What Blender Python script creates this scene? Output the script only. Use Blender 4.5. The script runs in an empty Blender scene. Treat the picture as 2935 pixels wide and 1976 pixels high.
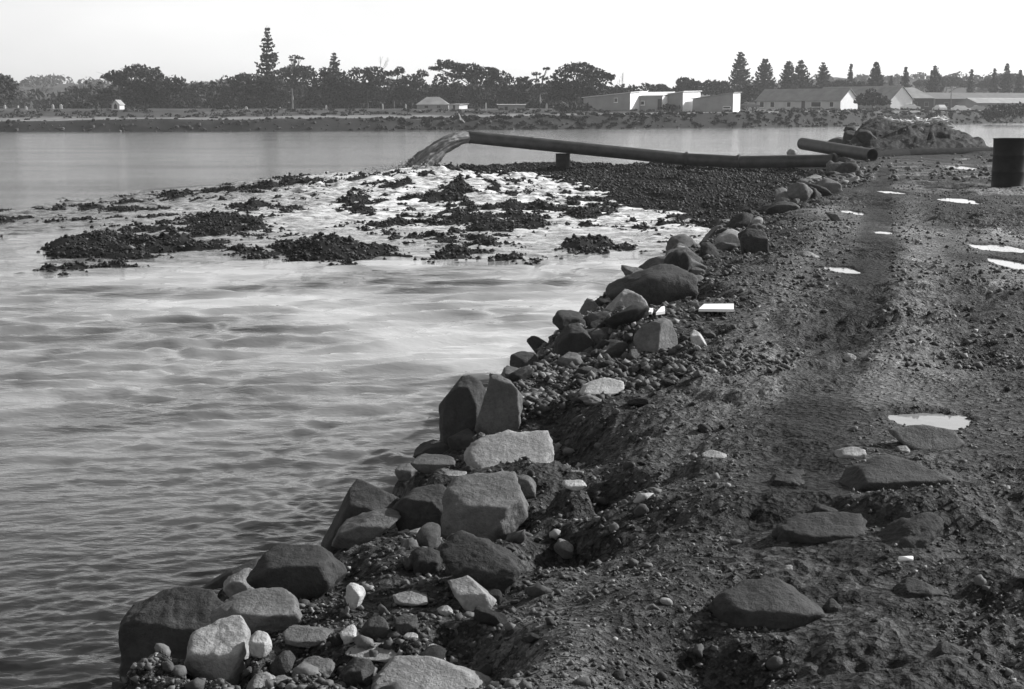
import bpy, bmesh, math, random
import numpy as np
from mathutils import Vector

# ------------------------------------------------------------------ camera, sky, sun, exposure
SC = bpy.context.scene
COL = SC.collection
F = 2935 * 50 / 36.0            # focal length in photograph pixels (2935 wide)
CU, CV, HORIZON = 1467.5, 988.0, 312.0
PITCH = math.atan((CV - HORIZON) / F)
EYE = 3.1                        # above the water
cam_d = bpy.data.cameras.new('camera')
cam_d.lens, cam_d.sensor_width, cam_d.clip_start, cam_d.clip_end = 50, 36, 0.1, 6000
cam = bpy.data.objects.new('camera', cam_d)
COL.objects.link(cam)
cam.location = (0, 0, EYE)
cam.rotation_euler = (math.pi / 2 - PITCH, 0, 0)
SC.camera = cam

SUN_AZ, SUN_EL = math.radians(65), math.radians(29)      # azimuth clockwise from +Y (view direction)
world = bpy.data.worlds.new('World')
SC.world = world
world.use_nodes = True
wn = world.node_tree
wn.nodes.clear()
sky = wn.nodes.new('ShaderNodeTexSky')
sky.sky_type = 'NISHITA'
sky.sun_disc = False
sky.sun_elevation, sky.sun_rotation = SUN_EL, SUN_AZ
sky.air_density, sky.dust_density, sky.ozone_density = 1.0, 0.8, 1.0
bw = wn.nodes.new('ShaderNodeRGBToBW')
bg = wn.nodes.new('ShaderNodeBackground')
bg.inputs['Strength'].default_value = 0.15
wo = wn.nodes.new('ShaderNodeOutputWorld')
wn.links.new(sky.outputs[0], bw.inputs[0])
ctc = wn.nodes.new('ShaderNodeTexCoord')
cmp_ = wn.nodes.new('ShaderNodeMapping'); cmp_.inputs['Scale'].default_value = (1, 1, 2.6)
cno = wn.nodes.new('ShaderNodeTexNoise'); cno.inputs['Scale'].default_value = 1.7; cno.inputs['Detail'].default_value = 5; cno.inputs['Roughness'].default_value = 0.5
cmr = wn.nodes.new('ShaderNodeMapRange')
for k_, v_ in zip(('From Min', 'From Max', 'To Min', 'To Max'), (0.32, 0.68, 0.64, 1.06)): cmr.inputs[k_].default_value = v_
cmu = wn.nodes.new('ShaderNodeMath'); cmu.operation = 'MULTIPLY'
wn.links.new(ctc.outputs['Generated'], cmp_.inputs['Vector']); wn.links.new(cmp_.outputs[0], cno.inputs['Vector']); wn.links.new(cno.outputs[0], cmr.inputs['Value'])
wn.links.new(bw.outputs[0], cmu.inputs[0]); wn.links.new(cmr.outputs[0], cmu.inputs[1])
wn.links.new(cmu.outputs[0], bg.inputs['Color'])
wn.links.new(bg.outputs[0], wo.inputs['Surface'])

sun_d = bpy.data.lights.new('sun', 'SUN')
sun_d.energy, sun_d.angle, sun_d.color = 5.0, math.radians(0.6), (1, 1, 1)
sun = bpy.data.objects.new('sun', sun_d)
COL.objects.link(sun)
sdir = Vector((math.sin(SUN_AZ) * math.cos(SUN_EL), math.cos(SUN_AZ) * math.cos(SUN_EL), math.sin(SUN_EL)))
sun.rotation_euler = sdir.to_track_quat('Z', 'Y').to_euler()
sun.location = (40, 20, 30)

vs = SC.view_settings
SC.display_settings.display_device = 'sRGB'
vs.view_transform, vs.look, vs.exposure, vs.gamma = 'Standard', 'None', 0.62, 1.0
vs.use_curve_mapping = False

# ------------------------------------------------------------------ helpers
R = np.random.RandomState
CP, SP = math.cos(PITCH), math.sin(PITCH)


def ray(u, v):
    a, b = (u - CU) / F, (v - CV) / F
    return np.array([a, CP - b * SP, -SP - b * CP])


def at_z(u, v, z):
    d = ray(u, v)
    t = (z - EYE) / d[2]
    return np.array([0, 0, EYE]) + d * t


def at_y(u, v, y):
    d = ray(u, v)
    return np.array([0, 0, EYE]) + d * (y / d[1])


K = 2935 / 2329.0


def _h2(ix, iy, seed):
    h = (ix.astype(np.int64) * 374761393 + iy.astype(np.int64) * 668265263 + seed * 974634777) & 0xffffffff
    h = ((h ^ (h >> 13)) * 1274126177) & 0xffffffff
    return ((h ^ (h >> 16)) & 0xffff) / 32767.5 - 1.0


def n2(x, y, seed=0):
    x = np.asarray(x, float); y = np.asarray(y, float)
    ix, iy = np.floor(x), np.floor(y)
    fx, fy = x - ix, y - iy
    fx = fx * fx * (3 - 2 * fx); fy = fy * fy * (3 - 2 * fy)
    a, b = _h2(ix, iy, seed), _h2(ix + 1, iy, seed)
    c, d = _h2(ix, iy + 1, seed), _h2(ix + 1, iy + 1, seed)
    return (a + (b - a) * fx) * (1 - fy) + (c + (d - c) * fx) * fy


def fbm(x, y, o=4, seed=0, g=0.5):
    s, a = 0, 1.0
    for i in range(o):
        s = s + a * n2(x * 1.0 + i * 17.3, y + i * 9.1, seed + i)
        x, y, a = x * 2.03 * 0.96 + y * 0.3, y * 2.03 * 0.96 - x * 0.3, a * g
    return s


def n3(p, seed=0):
    x, y, z = p[..., 0], p[..., 1], p[..., 2]
    iz = np.floor(z)
    fz = z - iz
    fz = fz * fz * (3 - 2 * fz)

    def layer(k):
        ix, iy = np.floor(x), np.floor(y)
        fx, fy = x - ix, y - iy
        fx = fx * fx * (3 - 2 * fx); fy = fy * fy * (3 - 2 * fy)
        sx, sy = ix + k * 131, iy + k * 57
        a, b, c, d = _h2(sx, sy, seed), _h2(sx + 1, sy, seed), _h2(sx, sy + 1, seed), _h2(sx + 1, sy + 1, seed)
        return (a + (b - a) * fx) * (1 - fy) + (c + (d - c) * fx) * fy
    return layer(iz) * (1 - fz) + layer(iz + 1) * fz


def fbm3(p, o=4, seed=0, g=0.5):
    s, a = 0, 1.0
    for i in range(o):
        s = s + a * n3(p + i * 11.7, seed + i)
        p, a = p * 2.03, a * g
    return s


def sst(a, b, x):
    t = np.clip((np.asarray(x, float) - a) / (b - a), 0, 1)
    return t * t * (3 - 2 * t)


def tag(o, label=None, cat=None, group=None, kind=None):
    if label: o['label'] = label
    if cat: o['category'] = cat
    if group: o['group'] = group
    if kind: o['kind'] = kind
    return o


def empty(name, loc, label=None, cat=None, group=None):
    o = bpy.data.objects.new(name, None)
    COL.objects.link(o)
    o.location = loc
    o.empty_display_size = 0.2
    tag(o, label, cat, group)
    return o


def make_mesh(name, V, Fc, mat=None, smooth=True, attrs=None):
    """V (n,3), Fc (m,3) or (m,4) index array, or a list of such arrays"""
    V = np.ascontiguousarray(V, np.float32)
    Fl = Fc if isinstance(Fc, list) else [Fc]
    Fl = [np.asarray(f, np.int32) for f in Fl if len(f)]
    me = bpy.data.meshes.new(name)
    me.vertices.add(len(V))
    me.vertices.foreach_set('co', V.ravel())
    loops = np.concatenate([f.ravel() for f in Fl])
    sizes = np.concatenate([np.full(len(f), f.shape[1], np.int32) for f in Fl])
    me.loops.add(len(loops))
    me.loops.foreach_set('vertex_index', loops)
    me.polygons.add(len(sizes))
    me.polygons.foreach_set('loop_start', np.concatenate([[0], np.cumsum(sizes)[:-1]]).astype(np.int32))
    me.polygons.foreach_set('use_smooth', np.full(len(sizes), bool(smooth)))
    me.update(calc_edges=True)
    for k, val in (attrs or {}).items():
        at = me.attributes.new(k, 'FLOAT', 'POINT')
        at.data.foreach_set('value', np.ascontiguousarray(val, np.float32))
    if mat: me.materials.append(mat)
    return me


def link(name, me, parent=None, loc=None):
    o = bpy.data.objects.new(name, me)
    COL.objects.link(o)
    if loc is not None: o.location = loc
    if parent: o.parent = parent
    return o


class MB:
    """collects polygons for one mesh"""
    def __init__(s): s.v, s.f = [], []

    def add(s, V, Fs):
        b = len(s.v)
        s.v += [tuple(map(float, p)) for p in V]
        s.f += [tuple(i + b for i in f) for f in Fs]
        return s

    def box(s, x0, x1, y0, y1, z0, z1):
        V = [(x, y, z) for z in (z0, z1) for y in (y0, y1) for x in (x0, x1)]
        return s.add(V, [(0, 2, 3, 1), (4, 5, 7, 6), (0, 1, 5, 4), (2, 6, 7, 3), (0, 4, 6, 2), (1, 3, 7, 5)])

    def tube(s, pts, rad, n=8, caps=True):
        pts = [np.array(p, float) for p in pts]
        if not hasattr(rad, '__len__'): rad = [rad] * len(pts)
        V, Fs = [], []
        up = np.array([0, 0, 1.0])
        for i, p in enumerate(pts):
            t = pts[min(i + 1, len(pts) - 1)] - pts[max(i - 1, 0)]
            t /= np.linalg.norm(t) + 1e-9
            a = np.cross(t, up)
            if np.linalg.norm(a) < 1e-3: a = np.array([1.0, 0, 0])
            a /= np.linalg.norm(a)
            b = np.cross(a, t)
            for j in range(n):
                w = 2 * math.pi * j / n
                V.append(p + rad[i] * (math.cos(w) * a + math.sin(w) * b))
        for i in range(len(pts) - 1):
            for j in range(n):
                k = (j + 1) % n
                Fs.append((i * n + j, i * n + k, (i + 1) * n + k, (i + 1) * n + j))
        if caps:
            Fs.append(tuple(range(n - 1, -1, -1)))
            Fs.append(tuple((len(pts) - 1) * n + j for j in range(n)))
        return s.add(V, Fs)

    def build(s, name, mat, parent=None, smooth=False, loc=None):
        me = bpy.data.meshes.new(name)
        me.from_pydata(s.v, [], s.f)
        me.update()
        if smooth:
            me.polygons.foreach_set('use_smooth', [True] * len(me.polygons))
        me.materials.append(mat)
        return link(name, me, parent, loc)


def copy_tree(o, parent=None):
    c = o.copy()
    COL.objects.link(c)
    if parent:
        c.parent = parent
        c.matrix_parent_inverse = o.matrix_parent_inverse.copy()
    for ch in list(o.children): copy_tree(ch, c)
    return c


_ico = {}


def ico(level):
    if level == 0:
        return np.array([(1, 0, 0), (0, 1, 0), (-1, 0, 0), (0, -1, 0), (0, 0, 1), (0, 0, -1)], float), np.array([(0, 1, 4), (1, 2, 4), (2, 3, 4), (3, 0, 4), (1, 0, 5), (2, 1, 5), (3, 2, 5), (0, 3, 5)], np.int32)
    if level not in _ico:
        bm = bmesh.new()
        bmesh.ops.create_icosphere(bm, subdivisions=level, radius=1)
        bm.verts.ensure_lookup_table()
        V = np.array([v.co[:] for v in bm.verts])
        Fs = np.array([[v.index for v in f.verts] for f in bm.faces], np.int32)
        bm.free()
        _ico[level] = (V / np.linalg.norm(V, axis=1)[:, None], Fs)
    return _ico[level]


def rotmats(n, rs, flat=0.5):
    """random rotations, mostly about z, tilted a little"""
    a = rs.rand(n) * 2 * np.pi
    tx, ty = rs.randn(n) * flat, rs.randn(n) * flat

    def mk(c, s, ax):
        M = np.zeros((n, 3, 3)); i, j = [(1, 2), (0, 2), (0, 1)][ax]
        M[:, ax, ax] = 1
        M[:, i, i] = c; M[:, j, j] = c; M[:, i, j] = -s; M[:, j, i] = s
        return M
    return mk(np.cos(tx), np.sin(tx), 0) @ mk(np.cos(ty), np.sin(ty), 1) @ mk(np.cos(a), np.sin(a), 2)


def pebbles(pos, size, rs, level=1, shade=None, flat=0.35, jit=0.16, squash=(0.45, 0.85)):
    """arrays for many small stones in one mesh"""
    B, Fs = ico(level)
    n, m = len(pos), len(B)
    sc = np.stack([rs.uniform(0.8, 1.3, n), rs.uniform(0.6, 1.0, n), rs.uniform(*squash, n)], 1) * size[:, None]
    V = B[None] * (1 + jit * rs.randn(n, m, 1)) * sc[:, None, :]
    M = rotmats(n, rs, flat)
    V = np.einsum('nij,nmj->nmi', M, V) + pos[:, None, :]
    Fa = (Fs[None] + (np.arange(n) * m)[:, None, None]).reshape(-1, 3)
    if shade is None: shade = rs.uniform(0.6, 1.5, n)
    return V.reshape(-1, 3), Fa, np.repeat(shade, m)


# ------------------------------------------------------------------ materials (black-and-white photograph: all neutral)
class NT:
    def __init__(s, name):
        s.m = bpy.data.materials.new(name)
        s.m.use_nodes = True
        s.t = s.m.node_tree
        s.b = s.t.nodes['Principled BSDF']

    def n(s, typ, **kw):
        nd = s.t.nodes.new(typ)
        for k, v in kw.items():
            if k in nd.inputs: nd.inputs[k].default_value = v
            else: setattr(nd, k, v)
        return nd

    def l(s, a, b): s.t.links.new(a, b)

    def coord(s, scale=(1, 1, 1), kind='Object'):
        tc = s.n('ShaderNodeTexCoord')
        mp = s.n('ShaderNodeMapping')
        mp.inputs['Scale'].default_value = scale
        s.l(tc.outputs[kind], mp.inputs['Vector'])
        return mp.outputs[0]

    def noise(s, co, scale, detail=4, rough=0.55):
        nd = s.n('ShaderNodeTexNoise')
        nd.inputs['Scale'].default_value = scale
        nd.inputs['Detail'].default_value = detail
        nd.inputs['Roughness'].default_value = rough
        s.l(co, nd.inputs['Vector'])
        return nd.outputs[0]

    def rng(s, v, a, b, c, d):
        nd = s.n('ShaderNodeMapRange')
        for i, x in zip(('From Min', 'From Max', 'To Min', 'To Max'), (a, b, c, d)):
            nd.inputs[i].default_value = x
        s.l(v, nd.inputs['Value'])
        return nd.outputs[0]

    def math(s, op, a, b=None):
        nd = s.n('ShaderNodeMath', operation=op)
        for i, x in enumerate((a, b)):
            if x is None: continue
            if isinstance(x, (int, float)): nd.inputs[i].default_value = x
            else: s.l(x, nd.inputs[i])
        return nd.outputs[0]

    def attr(s, name, typ='GEOMETRY'):
        nd = s.n('ShaderNodeAttribute', attribute_name=name, attribute_type=typ)
        return nd.outputs['Fac']

    def bump(s, h, strength, dist=0.02, prev=None):
        nd = s.n('ShaderNodeBump')
        nd.inputs['Strength'].default_value = strength
        nd.inputs['Distance'].default_value = dist
        s.l(h, nd.inputs['Height'])
        if prev is not None: s.l(prev, nd.inputs['Normal'])
        return nd.outputs[0]

    def color(s, v): s.l(v, s.b.inputs['Base Color'])
    def rough(s, v):
        if isinstance(v, (int, float)): s.b.inputs['Roughness'].default_value = v
        else: s.l(v, s.b.inputs['Roughness'])
    def normal(s, v): s.l(v, s.b.inputs['Normal'])


def plain(name, g, rough=0.7, var=0.25, nscale=3.0, bump=0.0, bscale=20, metal=0.0, spec=0.5):
    t = NT(name)
    co = t.coord()
    t.color(t.rng(t.noise(co, nscale), 0.3, 0.7, g * (1 - var), g * (1 + var)))
    t.rough(rough)
    t.b.inputs['Metallic'].default_value = metal
    t.b.inputs['Specular IOR Level'].default_value = spec
    if bump: t.normal(t.bump(t.noise(co, bscale, 6), bump, 0.02))
    return t.m


def mat_ground():
    t = NT('damp_gravel_road')
    co = t.coord()
    big = t.noise(co, 0.9, 5, 0.6)
    mid = t.noise(co, 14, 5, 0.65)
    fine = t.noise(co, 75, 4, 0.7)
    vor = t.n('ShaderNodeTexVoronoi'); vor.inputs['Scale'].default_value = 36; t.l(co, vor.inputs['Vector'])
    vcol = t.n('ShaderNodeRGBToBW'); t.l(vor.outputs['Color'], vcol.inputs[0])
    base = t.math('MULTIPLY', t.rng(big, 0.3, 0.7, 0.034, 0.066), t.rng(mid, 0.3, 0.7, 0.40, 1.75))
    base = t.math('MULTIPLY', base, t.rng(fine, 0.3, 0.7, 0.6, 1.5))
    base = t.math('MULTIPLY', base, t.rng(vcol.outputs[0], 0.2, 0.9, 0.5, 1.7))
    wet = t.attr('wet')
    base = t.math('MULTIPLY', base, t.rng(wet, 0, 1, 1.0, 0.28))
    pale = t.attr('pale')
    base = t.math('MULTIPLY', base, t.rng(pale, 0, 1, 1.0, 2.5))
    t.color(base)
    ro = t.rng(big, 0.35, 0.65, 0.55, 0.8)
    t.rough(t.math('SUBTRACT', ro, t.rng(pale, 0, 1, 0.0, 0.15)))
    t.l(t.rng(pale, 0, 1, 0.08, 0.36), t.b.inputs['Specular IOR Level'])
    b0 = t.bump(t.noise(co, 6.5, 4, 0.6), 0.8, 0.12)
    b1 = t.bump(mid, 0.9, 0.07, b0)
    b2 = t.bump(vor.outputs['Distance'], 0.9, 0.022, b1)
    t.normal(t.bump(fine, 0.8, 0.014, b2))
    return t.m


def mat_stone(name, g, rough=0.75, spec=0.35):
    """small stones: colour of each from its 'shade' attribute"""
    t = NT(name)
    co = t.coord()
    sh = t.attr('shade')
    c = t.math('MULTIPLY', sh, t.rng(t.noise(co, 45, 4), 0.3, 0.7, g * 0.7, g * 1.3))
    t.color(c)
    t.rough(rough)
    t.b.inputs['Specular IOR Level'].default_value = spec
    t.normal(t.bump(t.noise(co, 70, 4), 0.35, 0.01))
    return t.m


def mat_rock(name, g, contrast=1.0, rough=0.8):
    t = NT(name)
    co = t.coord()
    big = t.noise(co, 3.2, 8, 0.7)
    fine = t.noise(co, 38, 6, 0.7)
    spk = t.n('ShaderNodeTexVoronoi'); spk.inputs['Scale'].default_value = 60; t.l(co, spk.inputs['Vector'])
    oi = t.n('ShaderNodeObjectInfo')
    c = t.math('MULTIPLY', t.rng(big, 0.3, 0.7, g * (1 - 0.38 * contrast), g * (1 + 0.38 * contrast)), t.rng(fine, 0.3, 0.7, 0.8, 1.2))
    c = t.math('MULTIPLY', c, t.rng(spk.outputs['Distance'], 0.0, 0.5, 0.85, 1.04))
    c = t.math('MULTIPLY', c, t.rng(oi.outputs['Random'], 0, 1, 0.85, 1.15))
    t.color(c)
    t.rough(rough)
    t.b.inputs['Specular IOR Level'].default_value = 0.15
    b = t.bump(big, 0.6, 0.05)
    b = t.bump(fine, 0.75, 0.015, b)
    t.normal(t.bump(t.noise(co, 160, 3), 0.4, 0.004, b))
    return t.m


def mat_leaf(name, g):
    t = NT(name)
    t.color(t.math('MULTIPLY', t.attr('shade'), g))
    t.rough(0.75)
    t.b.inputs['Specular IOR Level'].default_value = 0.2
    return t.m


def mat_shade(name, g, rough=0.9, nscale=0.4):
    t = NT(name)
    co = t.coord()
    t.color(t.math('MULTIPLY', t.attr('shade'), t.rng(t.noise(co, nscale, 8, 0.7), 0.3, 0.7, g * 0.6, g * 1.4)))
    t.rough(rough)
    t.b.inputs['Specular IOR Level'].default_value = 0.15
    return t.m


def mat_water():
    t = NT('harbour_water')
    co = t.coord((1, 1, 1))
    stretch = t.coord((0.55, 1.25, 1))
    t.color(t.rng(t.attr('silt_and_sky'), 0, 1, 0.026, 0.42))
    t.rough(0.06)
    t.b.inputs['IOR'].default_value = 1.33
    gust = t.noise(t.coord((0.035, 0.12, 1)), 1.0, 5, 0.6)
    swell = t.math('MULTIPLY', t.noise(stretch, 1.3, 5, 0.65), t.rng(gust, 0.35, 0.65, 0.35, 1.5))
    b = t.bump(swell, 0.65, 0.07)
    b = t.bump(t.noise(stretch, 7.0, 4, 0.6), 0.6, 0.016, b)
    t.normal(t.bump(t.noise(stretch, 24.0, 3, 0.5), 0.4, 0.005, b))
    return t.m


def mat_fan_water():
    t = NT('churned_foaming_water')
    stretch = t.coord((0.7, 1.2, 1))
    foam = t.attr('foam')
    br = t.noise(stretch, 2.2, 8, 0.75)
    m = t.math('MULTIPLY', foam, t.rng(br, 0.38, 0.58, 0.03, 1.0))
    t.color(t.rng(m, 0, 1, 0.03, 0.78))
    t.rough(t.rng(m, 0, 1, 0.06, 0.5))
    t.b.inputs['IOR'].default_value = 1.33
    b = t.bump(t.noise(stretch, 3.0, 5, 0.7), 0.7, 0.09)
    t.normal(t.bump(t.noise(stretch, 14.0, 4, 0.6), 0.6, 0.02, b))
    return t.m


M_GROUND = mat_ground()
M_PEB = mat_stone('pebble', 0.06, 0.75, 0.2)
M_BARPEB = mat_stone('wet_shingle', 0.022, 0.6, 0.12)
M_BAR = plain('wet_shingle_bed', 0.012, 0.7, 0.5, 6, 0.9, 18, spec=0.05)
M_ROCK = {'d': mat_rock('dark_rock', 0.045), 'g': mat_rock('grey_rock', 0.11), 'p': mat_rock('pale_rock', 0.23), 'w': mat_rock('whitish_rock', 0.34, 0.6),
          'e': mat_rock('earth_clod', 0.035)}
M_WATER, M_FAN = mat_water(), mat_fan_water()
M_STEEL = plain('rusty_dark_steel', 0.035, 0.5, 0.5, 3, 0.35, 30, 0.0, 0.45)
M_MUDDY = plain('mud_caked_steel', 0.018, 0.9, 0.4, 5, 0.6, 20, 0.0, 0.05)
M_STEEL_IN = plain('pipe_inner_rust', 0.02, 0.9, 0.3, 5)
M_DRUM = plain('black_drum_paint', 0.012, 0.6, 0.4, 6, 0.15, 25, spec=0.2)
M_WHITE = plain('white_paint', 0.78, 0.6, 0.06, 1.5)
M_GREYWALL = plain('grey_wall_cladding', 0.26, 0.8, 0.15, 0.5)
M_WALL2 = plain('weathered_cream_wall', 0.52, 0.8, 0.12, 0.5)
M_ROOF = plain('weathered_iron_roof', 0.22, 0.6, 0.22, 0.6)
M_ROOFD = plain('dark_iron_roof', 0.10, 0.6, 0.25, 0.6)
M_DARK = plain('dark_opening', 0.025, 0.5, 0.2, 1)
M_GLASS = plain('window_glass', 0.03, 0.15, 0.1, 1)
M_WOOD = plain('weathered_timber', 0.16, 0.85, 0.3, 4)
M_BARK = plain('tree_bark', 0.09, 0.9, 0.3, 4)
M_LEAF = {'d': mat_leaf('dark_cypress_foliage', 0.032), 'm': mat_leaf('mid_foliage', 0.045), 'l': mat_leaf('pale_foliage', 0.07), 'n': mat_leaf('norfolk_foliage', 0.03)}
M_LAND = mat_shade('shore_soil_and_grass', 0.055)
M_RUBBLE = mat_stone('bank_rubble_stone', 0.07)
M_BIRD = plain('white_plumage', 0.8, 0.8, 0.03, 8)
M_BIRDG = plain('grey_plumage', 0.32, 0.8, 0.05, 8)

# ------------------------------------------------------------------ shape of the causeway
ZC = 1.6
EY = np.array([0.0, 3, 4.4, 5.5, 7.5, 9.7, 12, 13.4, 16, 20.8, 26, 37, 48, 60, 75, 100, 160])
EX = np.array([-2.2, -1.45, -0.95, -0.55, -0.2, 0.12, 0.62, 1.0, 1.9, 3.2, 5.0, 8.0, 10.7, 13.6, 17.6, 24, 40])
WIDTH = 6.9


def road_z(y): return ZC - 0.45 * sst(27, 50, y)


def edge(y): return np.interp(y, EY, EX) + 0.10 * n2(np.asarray(y, float) * 0.9, np.asarray(y, float) * 0 + 3.3, 5)


def dxy(U, V, z=None):
    zz = ZC if z is None else z
    p = at_z(U * K, V * K, zz)
    for _ in range(12 if z is None else 0):
        p = 0.5 * p + 0.5 * at_z(U * K, V * K, float(road_z(p[1])))
    return p[0], p[1]


# puddles: centre and half size in photograph terms -> ground ellipse
PUDDLES = [
    (2112, 958, 86, 19, 'largest pale puddle on the track, behind the half-buried slabs'),
    (1915, 615, 36, 8, 'small bright puddle in the middle of the track, nearer than the narrow one beyond it'),
    (1940, 485, 20, 5, 'narrow bright puddle on the left half of the track, far from camera'),
    (2175, 457, 36, 7, 'long thin bright puddle just left of and nearer than the black drum'),
    (2268, 567, 46, 11, 'bright ragged puddle at the right, the farther of two side by side'),
    (2300, 603, 30, 14, 'bright puddle at the right edge, the nearer of two side by side'),
    (2032, 439, 22, 4, 'thin dull puddle between the left wheel track and the drum'),
    (2086, 366, 30, 4, 'long bright puddle beyond the drum, left one at the foot of the mound'),
    (2150, 360, 36, 4, 'long bright puddle beyond the drum, right one at the foot of the mound'),
    (2165, 380, 26, 4, 'short bright puddle beyond the drum, nearer than the two long ones'),
    (2012, 531, 20, 4, 'faint shallow puddle on the track right of the dark wheel rut'),
]
PG = []
for (U, V, ru, rv, lab) in PUDDLES:
    x, y = dxy(U, V)
    x1, _ = dxy(U + ru, V)
    _, y1 = dxy(U, V - rv); _, y0 = dxy(U, V + rv)
    PG.append((x, (y0 + y1) / 2, abs(x1 - x), abs(y1 - y0) / 2, lab))

# dents and humps of the road: (U, V, half width m, half depth m, height m)
HUMPS = [(1700, 1490, 0.42, 0.28, -0.13), (1560, 1440, 0.22, 0.22, -0.05), (1600, 1120, 0.34, 0.30, 0.05), (1640, 1190, 0.3, 0.18, -0.05),
         (1860, 1150, 0.30, 0.22, 0.04), (1850, 1225, 0.28, 0.14, -0.07), (2090, 1170, 0.26, 0.3, 0.05), (2030, 1250, 0.3, 0.15, -0.06),
         (2110, 1380, 0.25, 0.2, -0.05), (2250, 1180, 0.4, 0.4, 0.04), (2200, 1480, 0.25, 0.15, -0.05), (2230, 880, 0.5, 0.4, 0.04), (2200, 800, 0.6, 0.3, -0.04),
         (2180, 640, 0.8, 0.9, -0.04), (2290, 700, 1.2, 1.2, 0.05), (1700, 700, 0.7, 0.8, 0.04), (1480, 1330, 0.25, 0.2, 0.04), (1350, 1180, 0.22, 0.2, -0.07),
         (1330, 1060, 0.20, 0.25, -0.16), (1270, 1160, 0.14, 0.25, -0.16), (1300, 930, 0.20, 0.5, -0.15), (1240, 880, 0.25, 0.5, -0.10), (1480, 760, 0.5, 0.5, -0.05),
         (1380, 1470, 0.2, 0.2, 0.04), (1500, 1520, 0.25, 0.12, -0.04), (1850, 1540, 0.4, 0.15, 0.05), (2050, 1500, 0.2, 0.1, -0.05), (1130, 1260, 0.25, 0.18, 0.05)]
HG = []
for (U, V, rx, ry, h) in HUMPS:
    x, y = dxy(U, V)
    HG.append((x, y, rx, ry, h))
RUTS = []
for pts, w, d in (([(1800, 1200), (1835, 1010), (1880, 850), (1945, 690), (1985, 560), (2000, 440), (2010, 380)], 0.21, 0.03),
                  ([(1560, 1100), (1640, 960), (1720, 830), (1830, 680), (1905, 560), (1945, 450), (1965, 390)], 0.2, 0.02),
                  ([(2240, 1080), (2215, 900), (2195, 760), (2190, 600), (2185, 480), (2170, 400)], 0.2, 0.02)):
    P = np.array([dxy(*p) for p in pts])
    RUTS.append((P[np.argsort(P[:, 1])], w, d))


SOCK = []


def height(x, y, fine=True):
    x, y = np.broadcast_arrays(np.atleast_1d(np.asarray(x, float)), np.atleast_1d(np.asarray(y, float)))
    s = x - edge(y)
    z = road_z(y) + 0.022 * fbm(x * 0.55, y * 0.55, 3, 11) + 0.018 * fbm(x * 1.6, y * 1.3, 3, 21)
    z = z - 0.20 * sst(1.7, 0.0, s) + 0.07 * sst(1.6, 0.3, s) * fbm(x * 2.3, y * 2.0, 3, 31)
    z = z - 1.5 * np.maximum(-s, 0) * (0.85 + 0.25 * n2(x * 1.2, y * 1.2, 3))
    t = x - (edge(y) + WIDTH + 0.3 * n2(y * 0.4, y * 0 + 1.7, 8))
    z = z - 0.75 * np.maximum(t, 0) + 0.10 * np.exp(-((t + 0.6) / 0.6) ** 2)
    # far ramp and mound
    up = sst(62, 72, y)
    z = z + up * (1.0 + 0.16 * fbm(x * 0.3, y * 0.3, 3, 41)) * sst(-0.6, 0.8, s) * sst(0.5, -2.8, t)
    z = z + sst(60, 66, y) * (0.16 * fbm(x * 0.8, y * 0.6, 3, 43) + 0.10 * np.abs(fbm(x * 1.7, y * 1.4, 3, 45)) + 0.07 * fbm(x * 3.6, y * 2.0, 2, 46))
    for (cx, cy, rx, ry, h) in HG:
        q = ((x - cx) / rx) ** 2 + ((y - cy) / ry) ** 2
        z = z + h * np.exp(-q * (0.8 + 0.3 * q))
    for P, w, d in RUTS:
        cx = np.interp(y, P[:, 1], P[:, 0])
        inside = sst(P[0, 1] - 0.5, P[0, 1] + 0.5, y) * sst(P[-1, 1] + 3, P[-1, 1] - 3, y)
        e = (x - cx) / w
        z = z - inside * d * (np.exp(-e ** 4) - 0.25 * np.exp(-((np.abs(e) - 1.6) / 0.5) ** 2))
    if fine:
        a = (0.30 + 0.60 * sst(-0.5, 0.6, n2(x * 0.8, y * 0.7, 77))) * (1.0 + 0.45 * sst(7, 10, y))
        z = z + a * (0.022 * fbm(x * 2.4, y * 3.2, 2, 47) + 0.026 * fbm(x * 5.0, y * 4.4, 3, 51) + 0.020 * np.abs(fbm(x * 11, y * 10, 2, 61)) * sst(34, 16, y) + 0.010 * fbm(x * 34, y * 30, 2, 71) * sst(12, 6, y))
    # the bed each boulder lies in
    for (cx, cy, rx, ry, zt) in SOCK:
        near = (np.abs(x - cx) < 2.2 * rx) & (np.abs(y - cy) < 2.2 * ry)
        if not near.any(): continue
        q = ((x[near] - cx) / rx) ** 2 + ((y[near] - cy) / ry) ** 2
        z[near] = z[near] + np.clip(zt - z[near], -0.25, 0.6) * np.exp(-q * q * 0.5)
    # puddle hollows: blend to a flat bottom
    for (cx, cy, rx, ry, _) in PG:
        near = (np.abs(x - cx) < 2 * rx + 1.2) & (np.abs(y - cy) < 2 * ry + 3.0)
        if not near.any(): continue
        X, Y, Zn = x[near], y[near], z[near]
        fl = np.sqrt(((X - cx) / (rx * 1.3 + 0.5)) ** 2 + ((Y - cy) / (ry * 1.3 + 0.3 + 0.035 * cy)) ** 2)
        w = sst(1.35, 0.75, fl)
        zr = float(road_z(cy))
        Zn = Zn + w * (zr + 0.016 + 0.13 * (Zn - zr) - Zn)
        q = np.sqrt(((X - cx) / rx) ** 2 + ((Y - cy) / ry) ** 2) + 0.28 * n2(X * 2.0 / max(rx, .25), Y * 2.0 / max(ry, .25), 90) + 0.16 * n2(X * 5.5 / max(rx, .25), Y * 5.5 / max(ry, .25), 91)
        m = sst(1.3, 0.8, q)
        Zn = Zn - m * 0.035
        z[near] = Zn
    return np.maximum(z, -0.9)


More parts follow.
